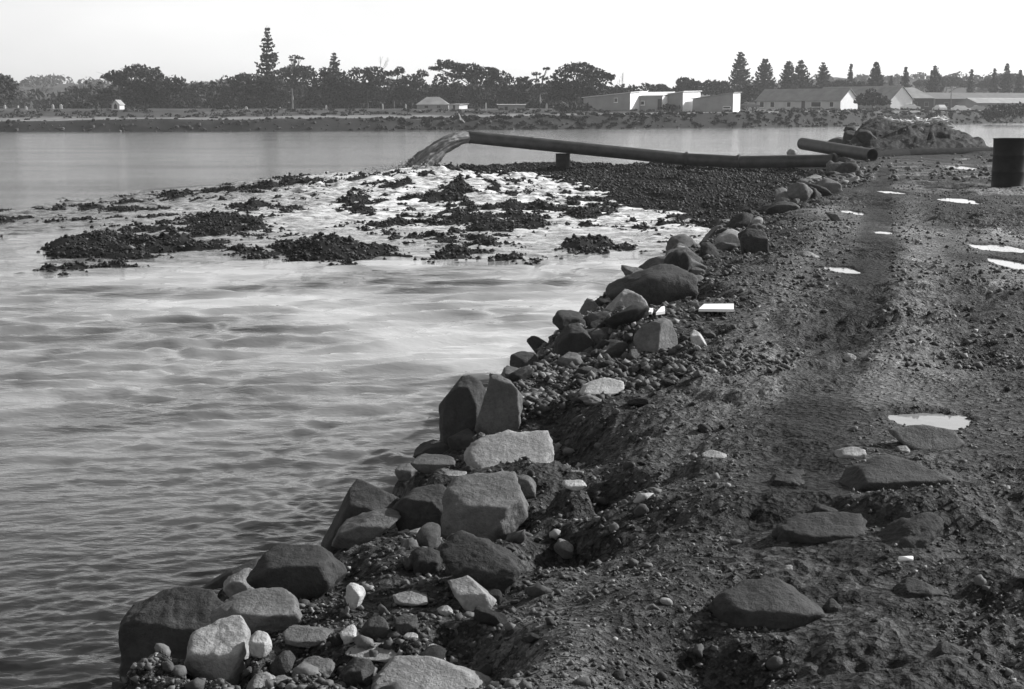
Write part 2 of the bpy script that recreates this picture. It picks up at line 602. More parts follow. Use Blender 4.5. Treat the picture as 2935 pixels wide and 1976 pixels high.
def wet_pale(x, y):
    w = np.zeros_like(x)
    for k_, (P, wd, d) in enumerate(RUTS):
        cx = np.interp(y, P[:, 1], P[:, 0])
        inside = sst(P[0, 1] - 0.5, P[0, 1] + 0.5, y) * sst(P[-1, 1] + 3, P[-1, 1] - 3, y)
        w = np.maximum(w, inside * np.exp(-((x - cx) / (wd * 1.15)) ** 4) * (0.85 + 0.15 * n2(x * 4, y * 2, 6)) * (1.0, 0.45, 0.5)[k_])
    for (cx, cy, rx, ry, _) in PG:
        q = ((x - cx) / (rx * 1.5)) ** 2 + ((y - cy) / (ry * 1.5)) ** 2
        w = np.maximum(w, np.exp(-q * q))
    s = x - edge(y)
    w = np.maximum(w, sst(-0.6, -1.3, s))
    w = np.maximum(w, 0.85 * sst(57, 63, y))
    w = np.maximum(w, 0.30 * sst(0.15, 0.7, fbm(x * 0.35, y * 0.28, 3, 301)))
    p = sst(-0.12, 0.65, fbm(x * 0.9 + 9, y * 0.5, 4, 321)) * sst(0.6, 1.6, s) * sst(55, 45, y)
    P = RUTS[0][0]
    e = np.abs(x - np.interp(y, P[:, 1], P[:, 0]))
    p = np.maximum(p, 0.55 * np.exp(-((e - 0.55) / 0.22) ** 2) * sst(5, 7, y) * sst(30, 18, y))
    p = p * (1 - 0.9 * np.clip(w, 0, 1))
    return np.clip(w, 0, 1), np.clip(p, 0, 1)


def build_causeway():
    ys = [2.2]
    while ys[-1] < 150:
        y = ys[-1]
        dy = min(max(y * y * 0.00085, 0.011), 0.055 if y < 24 else 0.055 + (y - 24) * 0.006)
        ys.append(y + dy)
    ys = np.array(ys)
    nd, nl, nr = 350, 10, 24
    e = edge(ys)
    L, Rr = e - 3.2, e + WIDTH + 4.0
    dl = np.maximum(e - 1.1, -0.40 * ys - 0.5)
    dr = np.maximum(np.minimum(0.40 * ys + 0.5, Rr - 0.5), dl + 1)
    tl, td, tr = np.linspace(0, 1, nl, endpoint=False), np.linspace(0, 1, nd, endpoint=False), np.linspace(0, 1, nr)
    X = np.concatenate([L[:, None] + (dl - L)[:, None] * tl, dl[:, None] + (dr - dl)[:, None] * td, dr[:, None] + (Rr - dr)[:, None] * tr], 1)
    Y = np.repeat(ys[:, None], X.shape[1], 1)
    Z = height(X, Y)
    w, p = wet_pale(X, Y)
    n, m = X.shape
    idx = np.arange(n * m).reshape(n, m)
    Q = np.stack([idx[:-1, :-1], idx[:-1, 1:], idx[1:, 1:], idx[1:, :-1]], -1).reshape(-1, 4)
    me = make_mesh('causeway', np.stack([X, Y, Z], -1).reshape(-1, 3), Q, M_GROUND, True, {'wet': w.ravel(), 'pale': p.ravel()})
    o = link('causeway', me)
    tag(o, 'dark rutted gravel causeway with scattered stones running from the foreground to the mound', kind='structure')
    return o


ZM = {'A': (300, 1400, 1.941), 'B': (900, 1050, 2.851), 'C': (1800, 1100, 1.790), 'E': (1500, 600, 3.327), 'G': (1150, 800, 2.329), 'F': (1900, 330, 2.250)}
RK = [
    # --- lower left corner
    ('boulder', 'A', [(95, 770), (140, 680), (400, 605), (640, 548), (745, 600), (590, 700), (450, 850), (420, 1180), (115, 1180)], 1.10, 'large dark slab-sided boulder leaning towards the water in the lower left corner', 'd', .6, .25, 16),
    ('stone', 'A', [(690, 500), (830, 430), (835, 590), (750, 610), (650, 560)], 1.25, 'pale wedge of stone between the dark corner boulder and the ridged dark boulder', 'p', .7, .4, 12),
    ('boulder', 'A', [(815, 470), (880, 370), (1050, 335), (1220, 340), (1335, 470), (1300, 560), (1000, 610), (830, 595)], 1.40, 'ridged dark boulder with a bright lit right rim, near the lower left waterline', 'd', .8, .2, 12, [(.9, -.5, .3, 1.5)]),
    ('stone', 'A', [(470, 575), (700, 455), (840, 395), (850, 440), (700, 505), (590, 545)], 1.2, 'thin dark blade of rock lying along the water behind the pale wedge', 'd', .5, .3, 14),
    ('boulder', 'A', [(590, 690), (700, 640), (900, 595), (1040, 610), (1090, 720), (1000, 780), (700, 760)], 1.42, 'long rounded grey boulder below the ridged dark boulder', 'g', .9, .35, 10),
    ('boulder', 'A', [(440, 850), (620, 745), (740, 720), (800, 800), (790, 960), (745, 1180), (430, 1180)], 1.30, 'big pale mottled boulder beside the white stone, lower left', 'p', .8, .3, 10),
    ('stone', 'A', [(800, 850), (830, 805), (900, 810), (940, 870), (890, 930), (820, 920)], 1.45, 'bright white stone resting against the big pale mottled boulder', 'w', .9, .3, 7),
    ('stone', 'A', [(205, 1020), (280, 930), (430, 890), (440, 1090), (200, 1090)], 1.05, 'low dark stone at the foot of the dark corner boulder', 'd', .8, .4, 9),
    ('stone', 'A', [(960, 770), (1020, 790), (1190, 790), (1260, 810), (1200, 860), (1060, 855)], 1.45, 'flat light-topped slab right of the white stone', 'g', .9, .6, 16),
    ('stone', 'A', [(1340, 590), (1350, 530), (1400, 525), (1440, 590), (1410, 670), (1350, 650)], 1.45, 'upright egg-shaped pale stone right of the ridged dark boulder', 'w', .9, .1, 8, [(-.8, -.6, 0, .55)]),
    ('stone', 'A', [(1590, 600), (1700, 580), (1795, 610), (1790, 640), (1640, 645)], 1.48, 'flat pale stone in the rubble right of the egg-shaped stone', 'p', 1, .6, 12),
    ('stone', 'A', [(1880, 470), (2000, 480), (2230, 640), (2100, 670), (1960, 610)], 1.48, 'pale wedge-shaped stone sloping down to the right below the gravel clods', 'p', .7, .5, 16),
    ('stone', 'A', [(1430, 780), (1470, 725), (1550, 720), (1595, 770), (1580, 820), (1440, 825)], 1.47, 'rounded dark stone, left of a pair below the egg-shaped stone', 'd', .8, .3, 8),
    ('stone', 'A', [(1610, 725), (1730, 710), (1745, 795), (1620, 805)], 1.48, 'squarish dark stone, right of a pair below the egg-shaped stone', 'd', .8, .3, 16),
    ('stone', 'A', [(1250, 890), (1500, 880), (1700, 855), (1870, 890), (1900, 950), (1880, 985), (1600, 940), (1400, 925)], 1.42, 'long pale bar of stone above the bottom pale boulder', 'p', .5, .45, 14),
    ('boulder', 'A', [(1480, 1090), (1640, 930), (1780, 950), (1900, 1020), (2190, 1090), (2200, 1180), (1450, 1180)], 1.42, 'broad pale boulder cut off by the bottom edge of the picture', 'p', .9, .7, 12),
    ('stone', 'A', [(1040, 1030), (1120, 950), (1240, 955), (1290, 1000), (1200, 1070), (1060, 1070)], 1.40, 'rounded grey stone left of the faceted dark stone at the bottom', 'g', .9, .4, 8),
    ('stone', 'A', [(1300, 1020), (1430, 950), (1510, 1000), (1480, 1080), (1350, 1100)], 1.42, 'faceted dark stone beside the broad pale boulder at the bottom', 'd', .9, .3, 18, [(.9, -.4, .2, .7)]),
    ('stone', 'A', [(1310, 800), (1370, 760), (1425, 830), (1340, 860)], 1.46, 'small pale stone above the long pale bar of stone', 'w', .9, .5, 10),
    ('stone', 'A', [(850, 1015), (920, 1050), (1010, 1130), (1000, 1200), (740, 1200)], 1.36, 'pale wedge poking up at the bottom edge left of the rounded grey stone', 'p', .8, .4, 16),
    ('stone', 'A', [(920, 980), (1000, 900), (1060, 970), (1000, 1040), (930, 1030)], 1.40, 'dark cone-shaped stone just below the bright white stone', 'd', .9, .1, 8),
    ('stone', 'A', [(1850, 680), (1900, 655), (1945, 690), (1880, 705)], 1.48, 'small pale pebble below the pale wedge-shaped stone', 'p', .9, .4, 8),
    ('stone', 'A', [(1660, 815), (1700, 805), (1745, 820), (1735, 840), (1670, 840)], 1.48, 'small pale flat pebble right of the squarish dark stone', 'w', .9, .5, 8),
    ('earth_clod', 'A', [(1850, 310), (1960, 255), (2100, 300), (2290, 400), (2320, 540), (2150, 560), (1950, 470)], 1.50, 'lumpy clod of stony earth right of the ridged dark boulder', 'e', .9, .5, 6),
    ('earth_clod', 'A', [(1700, 380), (1770, 330), (1870, 380), (1870, 450), (1740, 470)], 1.47, 'rounded stony lump left of the lumpy clod of earth', 'e', .9, .4, 7),
    # --- middle group
    ('boulder', 'B', [(1030, 370), (1040, 300), (1150, 150), (1240, 75), (1420, 120), (1430, 260), (1290, 560), (1045, 620)], 1.20, 'tall dark rounded boulder standing over the water beside the leaning pale slab', 'd', .7, .15, 12),
    ('boulder', 'B', [(1285, 560), (1440, 110), (1470, 70), (1600, 130), (1680, 220), (1700, 420), (1500, 580), (1320, 610)], 1.25, 'leaning pale slab against the tall dark rounded boulder', 'g', .45, .1, 20),
    ('boulder', 'B', [(1210, 800), (1260, 690), (1520, 550), (1780, 590), (1930, 590), (1965, 720), (1940, 860), (1890, 930), (1400, 940), (1240, 870)], 1.30, 'big pale flat-topped block below the leaning slab', 'p', .9, .62, 18, [(.85, -.5, 0, 1.75)]),
    ('stone', 'B', [(775, 750), (880, 660), (1030, 595), (1090, 610), (1090, 710), (850, 760)], 1.15, 'dark jagged stone at the water left of the big pale block', 'd', .8, .3, 14),
    ('stone', 'B', [(790, 780), (880, 730), (1020, 720), (1140, 740), (1170, 840), (1000, 870), (850, 830)], 1.25, 'low grey stone tucked against the left end of the big pale block', 'g', .9, .4, 10),
    ('stone', 'B', [(660, 860), (700, 800), (810, 795), (850, 850), (770, 930), (680, 910)], 1.15, 'small grey stone at the waterline, leftmost below the big pale block', 'g', .9, .3, 9),
    ('stone', 'B', [(1055, 890), (1090, 855), (1240, 870), (1250, 940), (1060, 955)], 1.35, 'square pale stone wedged under the big pale block', 'p', .8, .3, 18),
    ('boulder', 'B', [(1095, 1000), (1220, 960), (1620, 920), (1670, 980), (1745, 1200), (1690, 1430), (1250, 1400), (1060, 1330), (1080, 1100)], 1.35, 'big layered block with dark front and pale top, nearest of the stacked blocks', 'g', .8, .32, 20, [(.9, -.45, 0, 2.0)]),
    ('stone', 'B', [(1630, 900), (1720, 885), (1790, 940), (1815, 1020), (1770, 1080), (1690, 1040)], 1.42, 'rounded stone with a lit rim behind the right end of the layered block', 'g', .9, .2, 9),
    ('boulder', 'B', [(335, 930), (390, 925), (530, 970), (760, 1000), (680, 1200), (200, 1440), (40, 1500), (30, 1460), (250, 1090)], 1.05, 'dark wedge-shaped boulder sloping down into the water left of the layered block', 'd', .6, .3, 16),
    ('boulder', 'B', [(650, 1150), (760, 1050), (1000, 985), (1110, 1000), (1100, 1200), (980, 1360), (720, 1290)], 1.30, 'shadowed grey boulder against the left side of the layered block', 'd', .8, .25, 14),
    ('stone', 'B', [(100, 1500), (230, 1310), (370, 1260), (600, 1170), (710, 1180), (715, 1240), (500, 1410), (280, 1510)], 1.25, 'long ridge-backed stone with light top in front of the dark wedge boulder', 'g', .7, .3, 12),
    ('stone', 'B', [(1090, 590), (1250, 510), (1310, 560), (1340, 620), (1120, 690)], 1.22, 'small dark stone at the foot of the leaning pale slab', 'd', .8, .3, 14),
    ('stone', 'B', [(2020, 970), (2070, 930), (2190, 930), (2225, 970), (2120, 1005)], 1.52, 'pale oval stone lying on the gravel right of the stacked blocks', 'w', .9, .5, 8),
    # --- between
    ('boulder', 'G', [(725, 590), (730, 510), (790, 480), (920, 510), (930, 640), (800, 680)], 1.15, 'dark round-shouldered boulder at the water beyond the tall dark boulder', 'd', .9, .2, 10),
    ('stone', 'G', [(1180, 760), (1230, 715), (1400, 665), (1490, 690), (1480, 735), (1350, 785), (1200, 790)], 1.45, 'whitish flat stone on the shadowed bank beyond the leaning slab', 'w', .9, .7, 10),
    ('stone', 'G', [(1030, 550), (1110, 490), (1180, 500), (1215, 560), (1100, 600)], 1.40, 'rounded grey stone above the shadowed bank', 'g', .9, .3, 9),
    ('stone', 'G', [(1145, 690), (1160, 670), (1205, 680), (1190, 705), (1155, 710)], 1.43, 'tiny bright stone beside the whitish flat stone', 'w', .9, .4, 9),
    ('stone', 'G', [(880, 640), (960, 560), (1060, 590), (1080, 680), (960, 720)], 1.22, 'dark stone in shadow below the rounded grey stone', 'd', .9, .3, 11),
    # --- mid distance edge
    ('boulder', 'E', [(780, 900), (800, 790), (1000, 670), (1200, 600), (1400, 515), (1500, 550), (1640, 650), (1650, 890), (1200, 970)], 1.40, 'largest dark boulder on the causeway edge, above the two white boards', 'd', .7, .25, 12),
    ('boulder', 'E', [(750, 1010), (860, 870), (970, 750), (1050, 790), (1160, 870), (1200, 950), (1000, 1050), (760, 1060)], 1.40, 'pale peaked boulder in front of the largest dark boulder', 'p', .7, .15, 18),
    ('stone', 'E', [(495, 1070), (540, 960), (610, 840), (650, 850), (710, 920), (745, 1030), (700, 1070)], 1.30, 'pointed upright stone at the water left of the pale peaked boulder', 'g', .7, .1, 14),
    ('boulder', 'E', [(1010, 1290), (1130, 1130), (1280, 1060), (1340, 1020), (1460, 1090), (1530, 1330), (1510, 1370), (1060, 1350)], 1.48, 'angular two-faced boulder just below the white boards', 'g', .8, .2, 22, [(.75, -.6, .1, .55), (-.6, -.7, .3, .8)]),
    ('boulder', 'E', [(1425, 510), (1460, 340), (1510, 350), (1620, 450), (1740, 490), (1690, 580), (1540, 590)], 1.30, 'pale spiky stone behind the largest dark boulder', 'p', .6, .1, 22),
    ('boulder', 'E', [(1830, 290), (1900, 230), (2030, 190), (2110, 260), (2120, 410), (1920, 460), (1850, 380)], 1.35, 'smooth grey boulder farther along the edge, its flat face to the camera', 'p', .7, .15, 14),
    ('boulder', 'E', [(2050, 195), (2120, 160), (2300, 220), (2340, 300), (2330, 520), (2120, 530), (2100, 260)], 1.40, 'dark earthy boulder right of the smooth grey boulder', 'e', .8, .3, 9),
    ('stone', 'E', [(1590, 1190), (1620, 1145), (1680, 1180), (1770, 1310), (1700, 1330), (1600, 1260)], 1.52, 'pale sloping stone right of the angular two-faced boulder', 'w', .8, .3, 12),
    ('stone', 'E', [(1690, 920), (1720, 850), (1900, 845), (1945, 920)], 1.5, 'low dark stone just behind the right-hand white board', 'd', .8, .3, 10),
    ('stone', 'E', [(640, 1180), (720, 1140), (870, 1250), (760, 1290), (650, 1250)], 1.38, 'slanting grey stone below the pointed upright stone', 'g', .8, .3, 14),
    ('boulder', 'E', [(290, 1420), (300, 1260), (480, 1090), (620, 1110), (660, 1250), (560, 1420), (430, 1480)], 1.25, 'dark jagged boulder on the waterline below the pointed upright stone', 'd', .8, .2, 14),
    ('stone', 'E', [(310, 1470), (440, 1350), (540, 1390), (575, 1470), (440, 1510)], 1.35, 'rounded stone in front of the dark jagged boulder', 'g', .9, .3, 9),
    ('stone', 'E', [(540, 1100), (760, 1045), (820, 1110), (700, 1170), (580, 1150)], 1.33, 'dark flat stone under the pale peaked boulder', 'd', .9, .3, 12),
    ('stone', 'E', [(1640, 1330), (1660, 1290), (1690, 1330), (1670, 1350)], 1.54, 'small bright pebble at the foot of the pale sloping stone', 'w', .9, .3, 9),
    ('stone', 'E', [(1700, 1150), (1760, 1140), (1860, 1215), (1830, 1235), (1720, 1220)], 1.53, 'dark-backed stone just beyond the pale sloping stone', 'd', .8, .4, 10),
    ('stone', 'E', [(1560, 590), (1620, 540), (1720, 580), (1760, 680), (1650, 670)], 1.42, 'knobbly grey stone at the right shoulder of the largest dark boulder', 'g', .8, .3, 10),
    ('stone', 'E', [(2200, 90), (2240, 60), (2285, 90), (2280, 140), (2220, 140)], 1.4, 'small grey stone on top of the edge beyond the dark earthy boulder', 'p', .8, .2, 9),
    # --- on the road
    ('boulder', 'C', [(1330, 250), (1500, 222), (1690, 250), (1725, 330), (1640, 380), (1450, 330)], 1.58, 'flat pale slab half buried just in front of the largest puddle', 'g', .5, .6, 14),
    ('stone', 'C', [(1060, 375), (1120, 330), (1230, 340), (1210, 385), (1090, 400)], 1.60, 'pale round stone left of the half-buried slabs', 'p', .9, .4, 8),
    ('boulder', 'C', [(1115, 530), (1200, 440), (1320, 395), (1490, 420), (1640, 440), (1580, 530), (1350, 610), (1150, 580)], 1.58, 'dark half-buried slab with a pale top edge, second from the largest puddle', 'd', .9, .35, 14),
    ('boulder', 'C', [(450, 1120), (560, 1050), (740, 1020), (880, 1080), (1000, 1150), (1000, 1280), (700, 1320), (440, 1250)], 1.50, 'broad dark rock sitting in the shadowed pit at the lower right', 'd', .8, .3, 14),
    ('stone', 'C', [(1000, 1150), (1050, 1105), (1100, 1150), (1080, 1200), (1010, 1200)], 1.55, 'dark knob of earth right of the rock in the pit', 'e', .9, .3, 8),
    ('stone', 'C', [(1380, 325), (1420, 320), (1480, 370), (1390, 365)], 1.60, 'small pale stone between the two half-buried slabs', 'p', .8, .4, 12),
    ('earth_clod', 'C', [(700, 760), (860, 700), (1000, 690), (1190, 700), (1225, 770), (1080, 830), (880, 850)], 1.57, 'wide dark clod of earth left of the ribbed clods on the track', 'e', .8, .35, 8),
    ('earth_clod', 'C', [(1200, 880), (1290, 800), (1420, 730), (1600, 640), (1620, 740), (1450, 860), (1220, 910)], 1.57, 'ribbed clod of earth with a light top below the dark half-buried slab', 'e', .8, .5, 8),
    ('earth_clod', 'C', [(690, 540), (760, 470), (880, 465), (905, 510), (760, 540)], 1.60, 'dark earth lump near the middle of the track, left of the half-buried slabs', 'e', .8, .3, 8),
    ('earth_clod', 'C', [(920, 680), (1000, 610), (1080, 660), (1060, 700), (950, 700)], 1.59, 'small peaked clod on top of the wide dark clod', 'e', .8, .3, 8),
    ('earth_clod', 'C', [(1380, 1070), (1450, 1010), (1560, 1040), (1700, 1110), (1500, 1110)], 1.58, 'low dark clod at the right, beyond the rock in the pit', 'e', .8, .4, 9),
    ('stone', 'C', [(1560, 1400), (1620, 1330), (1740, 1370), (1700, 1410), (1600, 1430)], 1.57, 'dark stone near the lower right corner of the track', 'd', .8, .3, 10),
    ('stone', 'C', [(370, 365), (430, 345), (510, 370), (470, 390)], 1.60, 'flat pale stone lying alone on the smooth left part of the track', 'p', .9, .6, 12),
    # --- far edge
    ('boulder', 'F', [(660, 610), (740, 560), (830, 550), (880, 590), (850, 650), (700, 640)], 1.45, 'dark domed boulder beside the shallow bright water, right of the shingle pile', 'd', .8, .3, 9),
    ('boulder', 'F', [(970, 470), (1070, 405), (1150, 450), (1165, 490), (1000, 510)], 1.50, 'grey domed boulder on the edge below the loose pipe', 'g', .8, .3, 9),
    ('stone', 'F', [(910, 415), (990, 380), (1035, 400), (930, 435)], 1.22, 'low pale stone just under the loose pipe', 'p', .8, .5, 10),
    ('stone', 'F', [(1195, 405), (1220, 385), (1265, 405), (1230, 418)], 1.3, 'small pale stone right of the grey domed boulder', 'p', .8, .4, 10),
    ('stone', 'F', [(890, 900), (920, 875), (1015, 920), (1000, 945), (930, 930)], 1.55, 'oblong pale stone on the left shoulder of the track', 'p', .9, .5, 9),
    ('stone', 'F', [(560, 690), (600, 655), (640, 670), (640, 705), (590, 715)], 1.40, 'pale rounded stone perched on the edge beyond the smooth grey boulder', 'p', .9, .3, 9),
    ('stone', 'F', [(1060, 640), (1100, 620), (1150, 690), (1110, 690)], 1.58, 'slanting dark stone at the left side of the track near the first bright puddle', 'g', .9, .3, 12),
    ('stone', 'F', [(800, 245), (830, 215), (870, 235), (865, 270), (820, 272)], 1.0, 'pale block of stone behind the ground pipe at the water', 'p', .9, .2, 14),
    ('boulder', 'F', [(1050, 175), (1100, 150), (1155, 130), (1190, 180), (1180, 210), (1080, 205)], 1.15, 'low grey rock at the left foot of the mound behind the loose pipe', 'g', .9, .3, 10),
    ('boulder', 'F', [(1162, 160), (1168, 100), (1215, 90), (1260, 120), (1260, 200), (1180, 210)], 1.2, 'dark rock at the left shoulder of the mound', 'd', .9, .3, 10),
    ('boulder', 'F', [(1168, 100), (1180, 72), (1215, 63), (1250, 85), (1240, 115), (1190, 120)], 1.75, 'topmost dark rock on the left shoulder of the mound', 'd', .9, .3, 10),
    ('boulder', 'F', [(1240, 130), (1265, 95), (1320, 85), (1350, 120), (1330, 160), (1260, 165)], 1.65, 'dark rock beside the topmost one on the mound', 'e', .9, .3, 9),
    ('stone', 'F', [(1335, 60), (1345, 35), (1370, 40), (1375, 65), (1350, 72)], 2.05, 'small pale rock at the upper left rim of the mound', 'g', .9, .3, 9),
    ('boulder', 'F', [(1275, 150), (1335, 115), (1385, 170), (1395, 215), (1320, 225)], 1.18, 'grey pointed rock at the left foot of the mound above the pipe mouth', 'g', .9, .2, 12),
    ('boulder', 'F', [(1225, 200), (1260, 180), (1330, 190), (1330, 225), (1240, 225)], 1.18, 'small pale rock between loose pipe and mound', 'p', .9, .3, 9),
    ('stone', 'F', [(1652, 95), (1665, 76), (1683, 95), (1672, 106)], 2.06, 'single white stone on the face of the mound', 'w', .9, .2, 9),
]


def rock_seat(zm, poly, zb, thick):
    """world outline of a boulder: pixel outline, seat point, thickness"""
    ox, oy, s = ZM[zm]
    P = np.array([(ox + a / s, oy + b / s) for a, b in poly])
    base = at_z(P[:, 0].mean(), P[:, 1].max(), zb)
    wpx, hpx = np.ptp(P[:, 0]), np.ptp(P[:, 1])
    T = thick * (0.5 * wpx + 0.5 * hpx) / F * base[1]
    return P, base, wpx, hpx, T


for rk in RK:
    P, base, wpx, hpx, T = rock_seat(rk[1], rk[2], rk[3], rk[6])
    yc = base[1] + T * 0.42
    z1, z0 = at_y(P[:, 0].mean(), P[:, 1].min(), yc)[2], at_y(P[:, 0].mean(), P[:, 1].max(), yc)[2]
    SOCK.append((at_y(P[:, 0].mean(), CV, yc)[0], yc - 0.1 * T, wpx / F * base[1] * 0.56 + 0.03, T * 0.7 + 0.06, z0 + (0.42 if rk[1] == 'C' else 0.10) * (z1 - z0)))
for u, v in ((2056, 888), (1840, 898), (1893, 896)):
    q = at_z(u, v, 1.6)
    SOCK.append((q[0], q[1], 0.28, 0.5, 1.59))
# the track keeps clear of the seats of neighbouring stones: big ones first, so the small ones settle last
SOCK.sort(key=lambda q: -q[2])

causeway = build_causeway()

# ------------------------------------------------------------------ water
def build_water():
    ys = [1.0]
    while ys[-1] < 420:
        y = ys[-1]
        ys.append(y + (max(y * y * 0.00034, 0.014) if y > 6.2 else 0.4))
    ys = np.array(ys + [600, 1200, 3000])
    rt = 0.43 * ys + 7
    mid = np.where(ys < 45, np.minimum(edge(ys) - 0.2, rt - 1), rt - 2)
    lf = -(0.40 * ys + 2.2)
    ND = 400
    X = np.concatenate([lf[:, None] + (mid - lf)[:, None] * np.linspace(0, 1, ND, endpoint=False), mid[:, None] + (rt - mid)[:, None] * np.linspace(0, 1, 40)], 1)
    Y = np.repeat(ys[:, None], X.shape[1], 1)
    rs = R(4)
    Z = np.zeros_like(X)
    cell = np.maximum(ys * ys * 0.00034, (mid - lf) / ND)[:, None]
    near = ys < 75
    Xn, Yn, cn = X[near], Y[near], cell[near]
    gust = 0.7 + 0.5 * fbm(Xn * 0.16, Yn * 0.09, 4, 7)
    warp = 0.14 * fbm(Xn * 1.3, Yn * 1.3, 2, 400) + 0.5 * n2(Xn * 0.35, Yn * 0.35, 401)
    Zn = np.zeros_like(Xn)
    for i in range(110):
        lam = 0.06 * (0.5 / 0.06) ** (rs.rand() ** 1.35)
        th = math.radians(100) + rs.randn() * 0.62         # ripples travel mostly towards the camera
        k = 2 * math.pi / lam
        a = (0.0072 + 0.0012 * sst(18, 9, Yn)) * lam * (0.12 / lam) ** 0.1
        fade = np.clip((lam / (cn * 2.6)) - 0.6, 0, 1)
        ph = k * ((Xn + warp) * math.cos(th) + (Yn + warp * 0.5) * math.sin(th)) + rs.rand() * 6.28
        sn = np.sin(ph)
        Zn += fade * a * gust * (sn + 0.25 * np.cos(2 * ph))
    mid_ = sst(10, 17, Yn) * (0.6 + 0.6 * gust)
    for i in range(60):
        lam = 0.32 * (1.25 / 0.32) ** rs.rand()
        th = math.radians(98) + rs.randn() * 0.40
        fade = np.clip((lam / (cn * 2.4)) - 0.6, 0, 1)
        ph = 2 * math.pi / lam * ((Xn + 1.6 * warp) * math.cos(th) + (Yn + warp) * math.sin(th)) + rs.rand() * 6.28
        Zn += mid_ * fade * 0.0052 * lam * (np.sin(ph) + 0.3 * np.cos(2 * ph))
    Z[near] = Zn
    # plume of sediment from the outfall, plus sun-side brightness painted into the far water
    wx = X + 1.5 * n2(X * 0.22, Y * 0.22, 410) + 0.6 * n2(X * 0.8, Y * 0.8, 411)
    wy = Y + 2.5 * n2(X * 0.15 + 7, Y * 0.15, 412) + 0.8 * n2(X * 0.6, Y * 0.6, 413)
    silt_and_sky = np.exp(-(((wx + 1.5 + 0.12 * (wy - 25)) / 7.5) ** 2 + ((wy - 24.5) / 13.5) ** 2) * 0.8) * (0.80 + 0.75 * fbm(wx * 0.30, wy * 0.55, 4, 414))
    silt_and_sky = np.clip(silt_and_sky, 0, 1) * sst(8, 15, Y) + sst(50, 110, Y) * (0.16 + 0.30 * sst(-50, 50, X)) * (1 + 0.45 * fbm(X * 0.05, Y * 0.28, 4, 416))  # far term: paler rightwards, brighter sky reflection put into the water colour
    n, m = X.shape
    idx = np.arange(n * m).reshape(n, m)
    Q = np.stack([idx[:-1, :-1], idx[:-1, 1:], idx[1:, 1:], idx[1:, :-1]], -1).reshape(-1, 4)
    o = link('water', make_mesh('water', np.stack([X, Y, Z], -1).reshape(-1, 3), Q, M_WATER, True, {'silt_and_sky': silt_and_sky.ravel()}))
    return tag(o, 'rippled grey harbour water between the causeway and the far shore', kind='structure')


build_water()

# ------------------------------------------------------------------ spoil fan: shingle bars, shingle pile and churned water
AX, AY = -3.4, 56.3
YFX = np.array([-6, -3.2, -2.2, -1.2, 0.5, 1.9, 4.5, 6.7, 8.5, 14])
YFY = np.array([62, 58.0, 55.0, 52.3, 48.5, 45.6, 43.0, 41.2, 40.2, 37])
BARS = [(1130, 530, 115, 36, 1.0), (720, 592, 150, 42, 1.0), (520, 508, 95, 20, 1.0), (640, 440, 80, 12, .9), (255, 600, 125, 20, .8), (330, 552, 150, 8, .8),
        (105, 537, 65, 8, .7), (290, 476, 75, 7, .8), (1190, 483, 120, 22, .8), (1040, 455, 40, 12, .7), (860, 400, 90, 6, .8), (820, 470, 60, 14, .7), (1000, 572, 110, 18, .7), (760, 620, 110, 16, .9),
        (1330, 560, 90, 14, .45), (1500, 520, 90, 8, .35), (950, 520, 60, 10, .5), (440, 560, 120, 8, .6), (1250, 590, 80, 8, .5), (600, 470, 90, 9, .7), (180, 575, 70, 6, .6)]
BW = []
for (U, V, ru, rv, a) in BARS:
    z = 0.06
    x, y = dxy(U, V, z); x1, _ = dxy(U + ru, V, z)
    _, y1 = dxy(U, V - rv, z); _, y0 = dxy(U, V + rv, z)
    BW.append((x, (y0 + y1) / 2, abs(x1 - x), abs(y1 - y0) / 2, a))


def fan_base(x, y):
    r = np.hypot(x - AX, (y - AY))
    cone = np.maximum(0.80 - 0.066 * r, 0) + 0.018 * np.exp(-(np.maximum(r - 11, 0) / 9) ** 2)
    return np.where(y > AY, cone - 0.35 * (y - AY), cone)


def fan_mask(x, y):
    q = ((x + 3.9) / 12.8) ** 2 + ((y - 42.5) / 19.0) ** 2 + 0.55 * fbm(x * 0.35, y * 0.25, 4, 400)
    return sst(1.2, 0.6, q) * sst(-16.7, -15.5, x) * sst(24.3, 28.5, y + 1.6 * fbm(x * 0.5, y * 0.3, 3, 405) - 1.2)


def pile(x, y):
    yf = np.interp(x, YFX, YFY) + 1.5 * fbm(x * 0.7, x * 0 + 4, 3, 61)
    t = np.clip((y - yf) / np.maximum(59.5 - yf, 1.0), -0.4, 1)
    z = 0.80 * np.sign(t) * np.abs(t) ** 0.85
    z = z * sst(-3.4, -1.9, x) - 0.5 * sst(-2.4, -3.9, x)
    z = np.where(y > 60.2, z - 0.4 * (y - 60.2), z)
    z = z + 0.16 * np.exp(-((x - 7.2) / 2.0) ** 2 - ((y - 60) / 1.2) ** 2)
    return z + 0.10 * fbm(x * 0.7, y * 0.7, 3, 65) - 0.10 * np.abs(fbm(x * 0.9 + y * 0.25, y * 0.16, 3, 67)) + 0.03


def bars(x, y):
    b = np.zeros_like(x)
    for (cx, cy, rx, ry, a) in BW:
        q = ((x - cx) / rx) ** 2 + ((y - cy) / ry) ** 2
        b = np.maximum(b, a * np.exp(-q * 0.9))
    r, th = np.hypot(x - AX, y - AY), np.arctan2(x - AX, AY - y)
    st = 0.9 * fbm(th * 13.0 + x * 0.1, r * 0.40, 3, 205) + 0.8 * fbm(x * 0.5, y * 0.5, 2, 215) + 0.85 * fbm(x * 1.5, y * 1.2, 2, 217) + 0.75 * fbm(x * 4.2, y * 2.6, 3, 219)
    return fan_base(x, y) + fan_mask(x, y) * (0.17 * b + 0.115 * st - 0.066) - 0.30 * (1 - fan_mask(x, y))


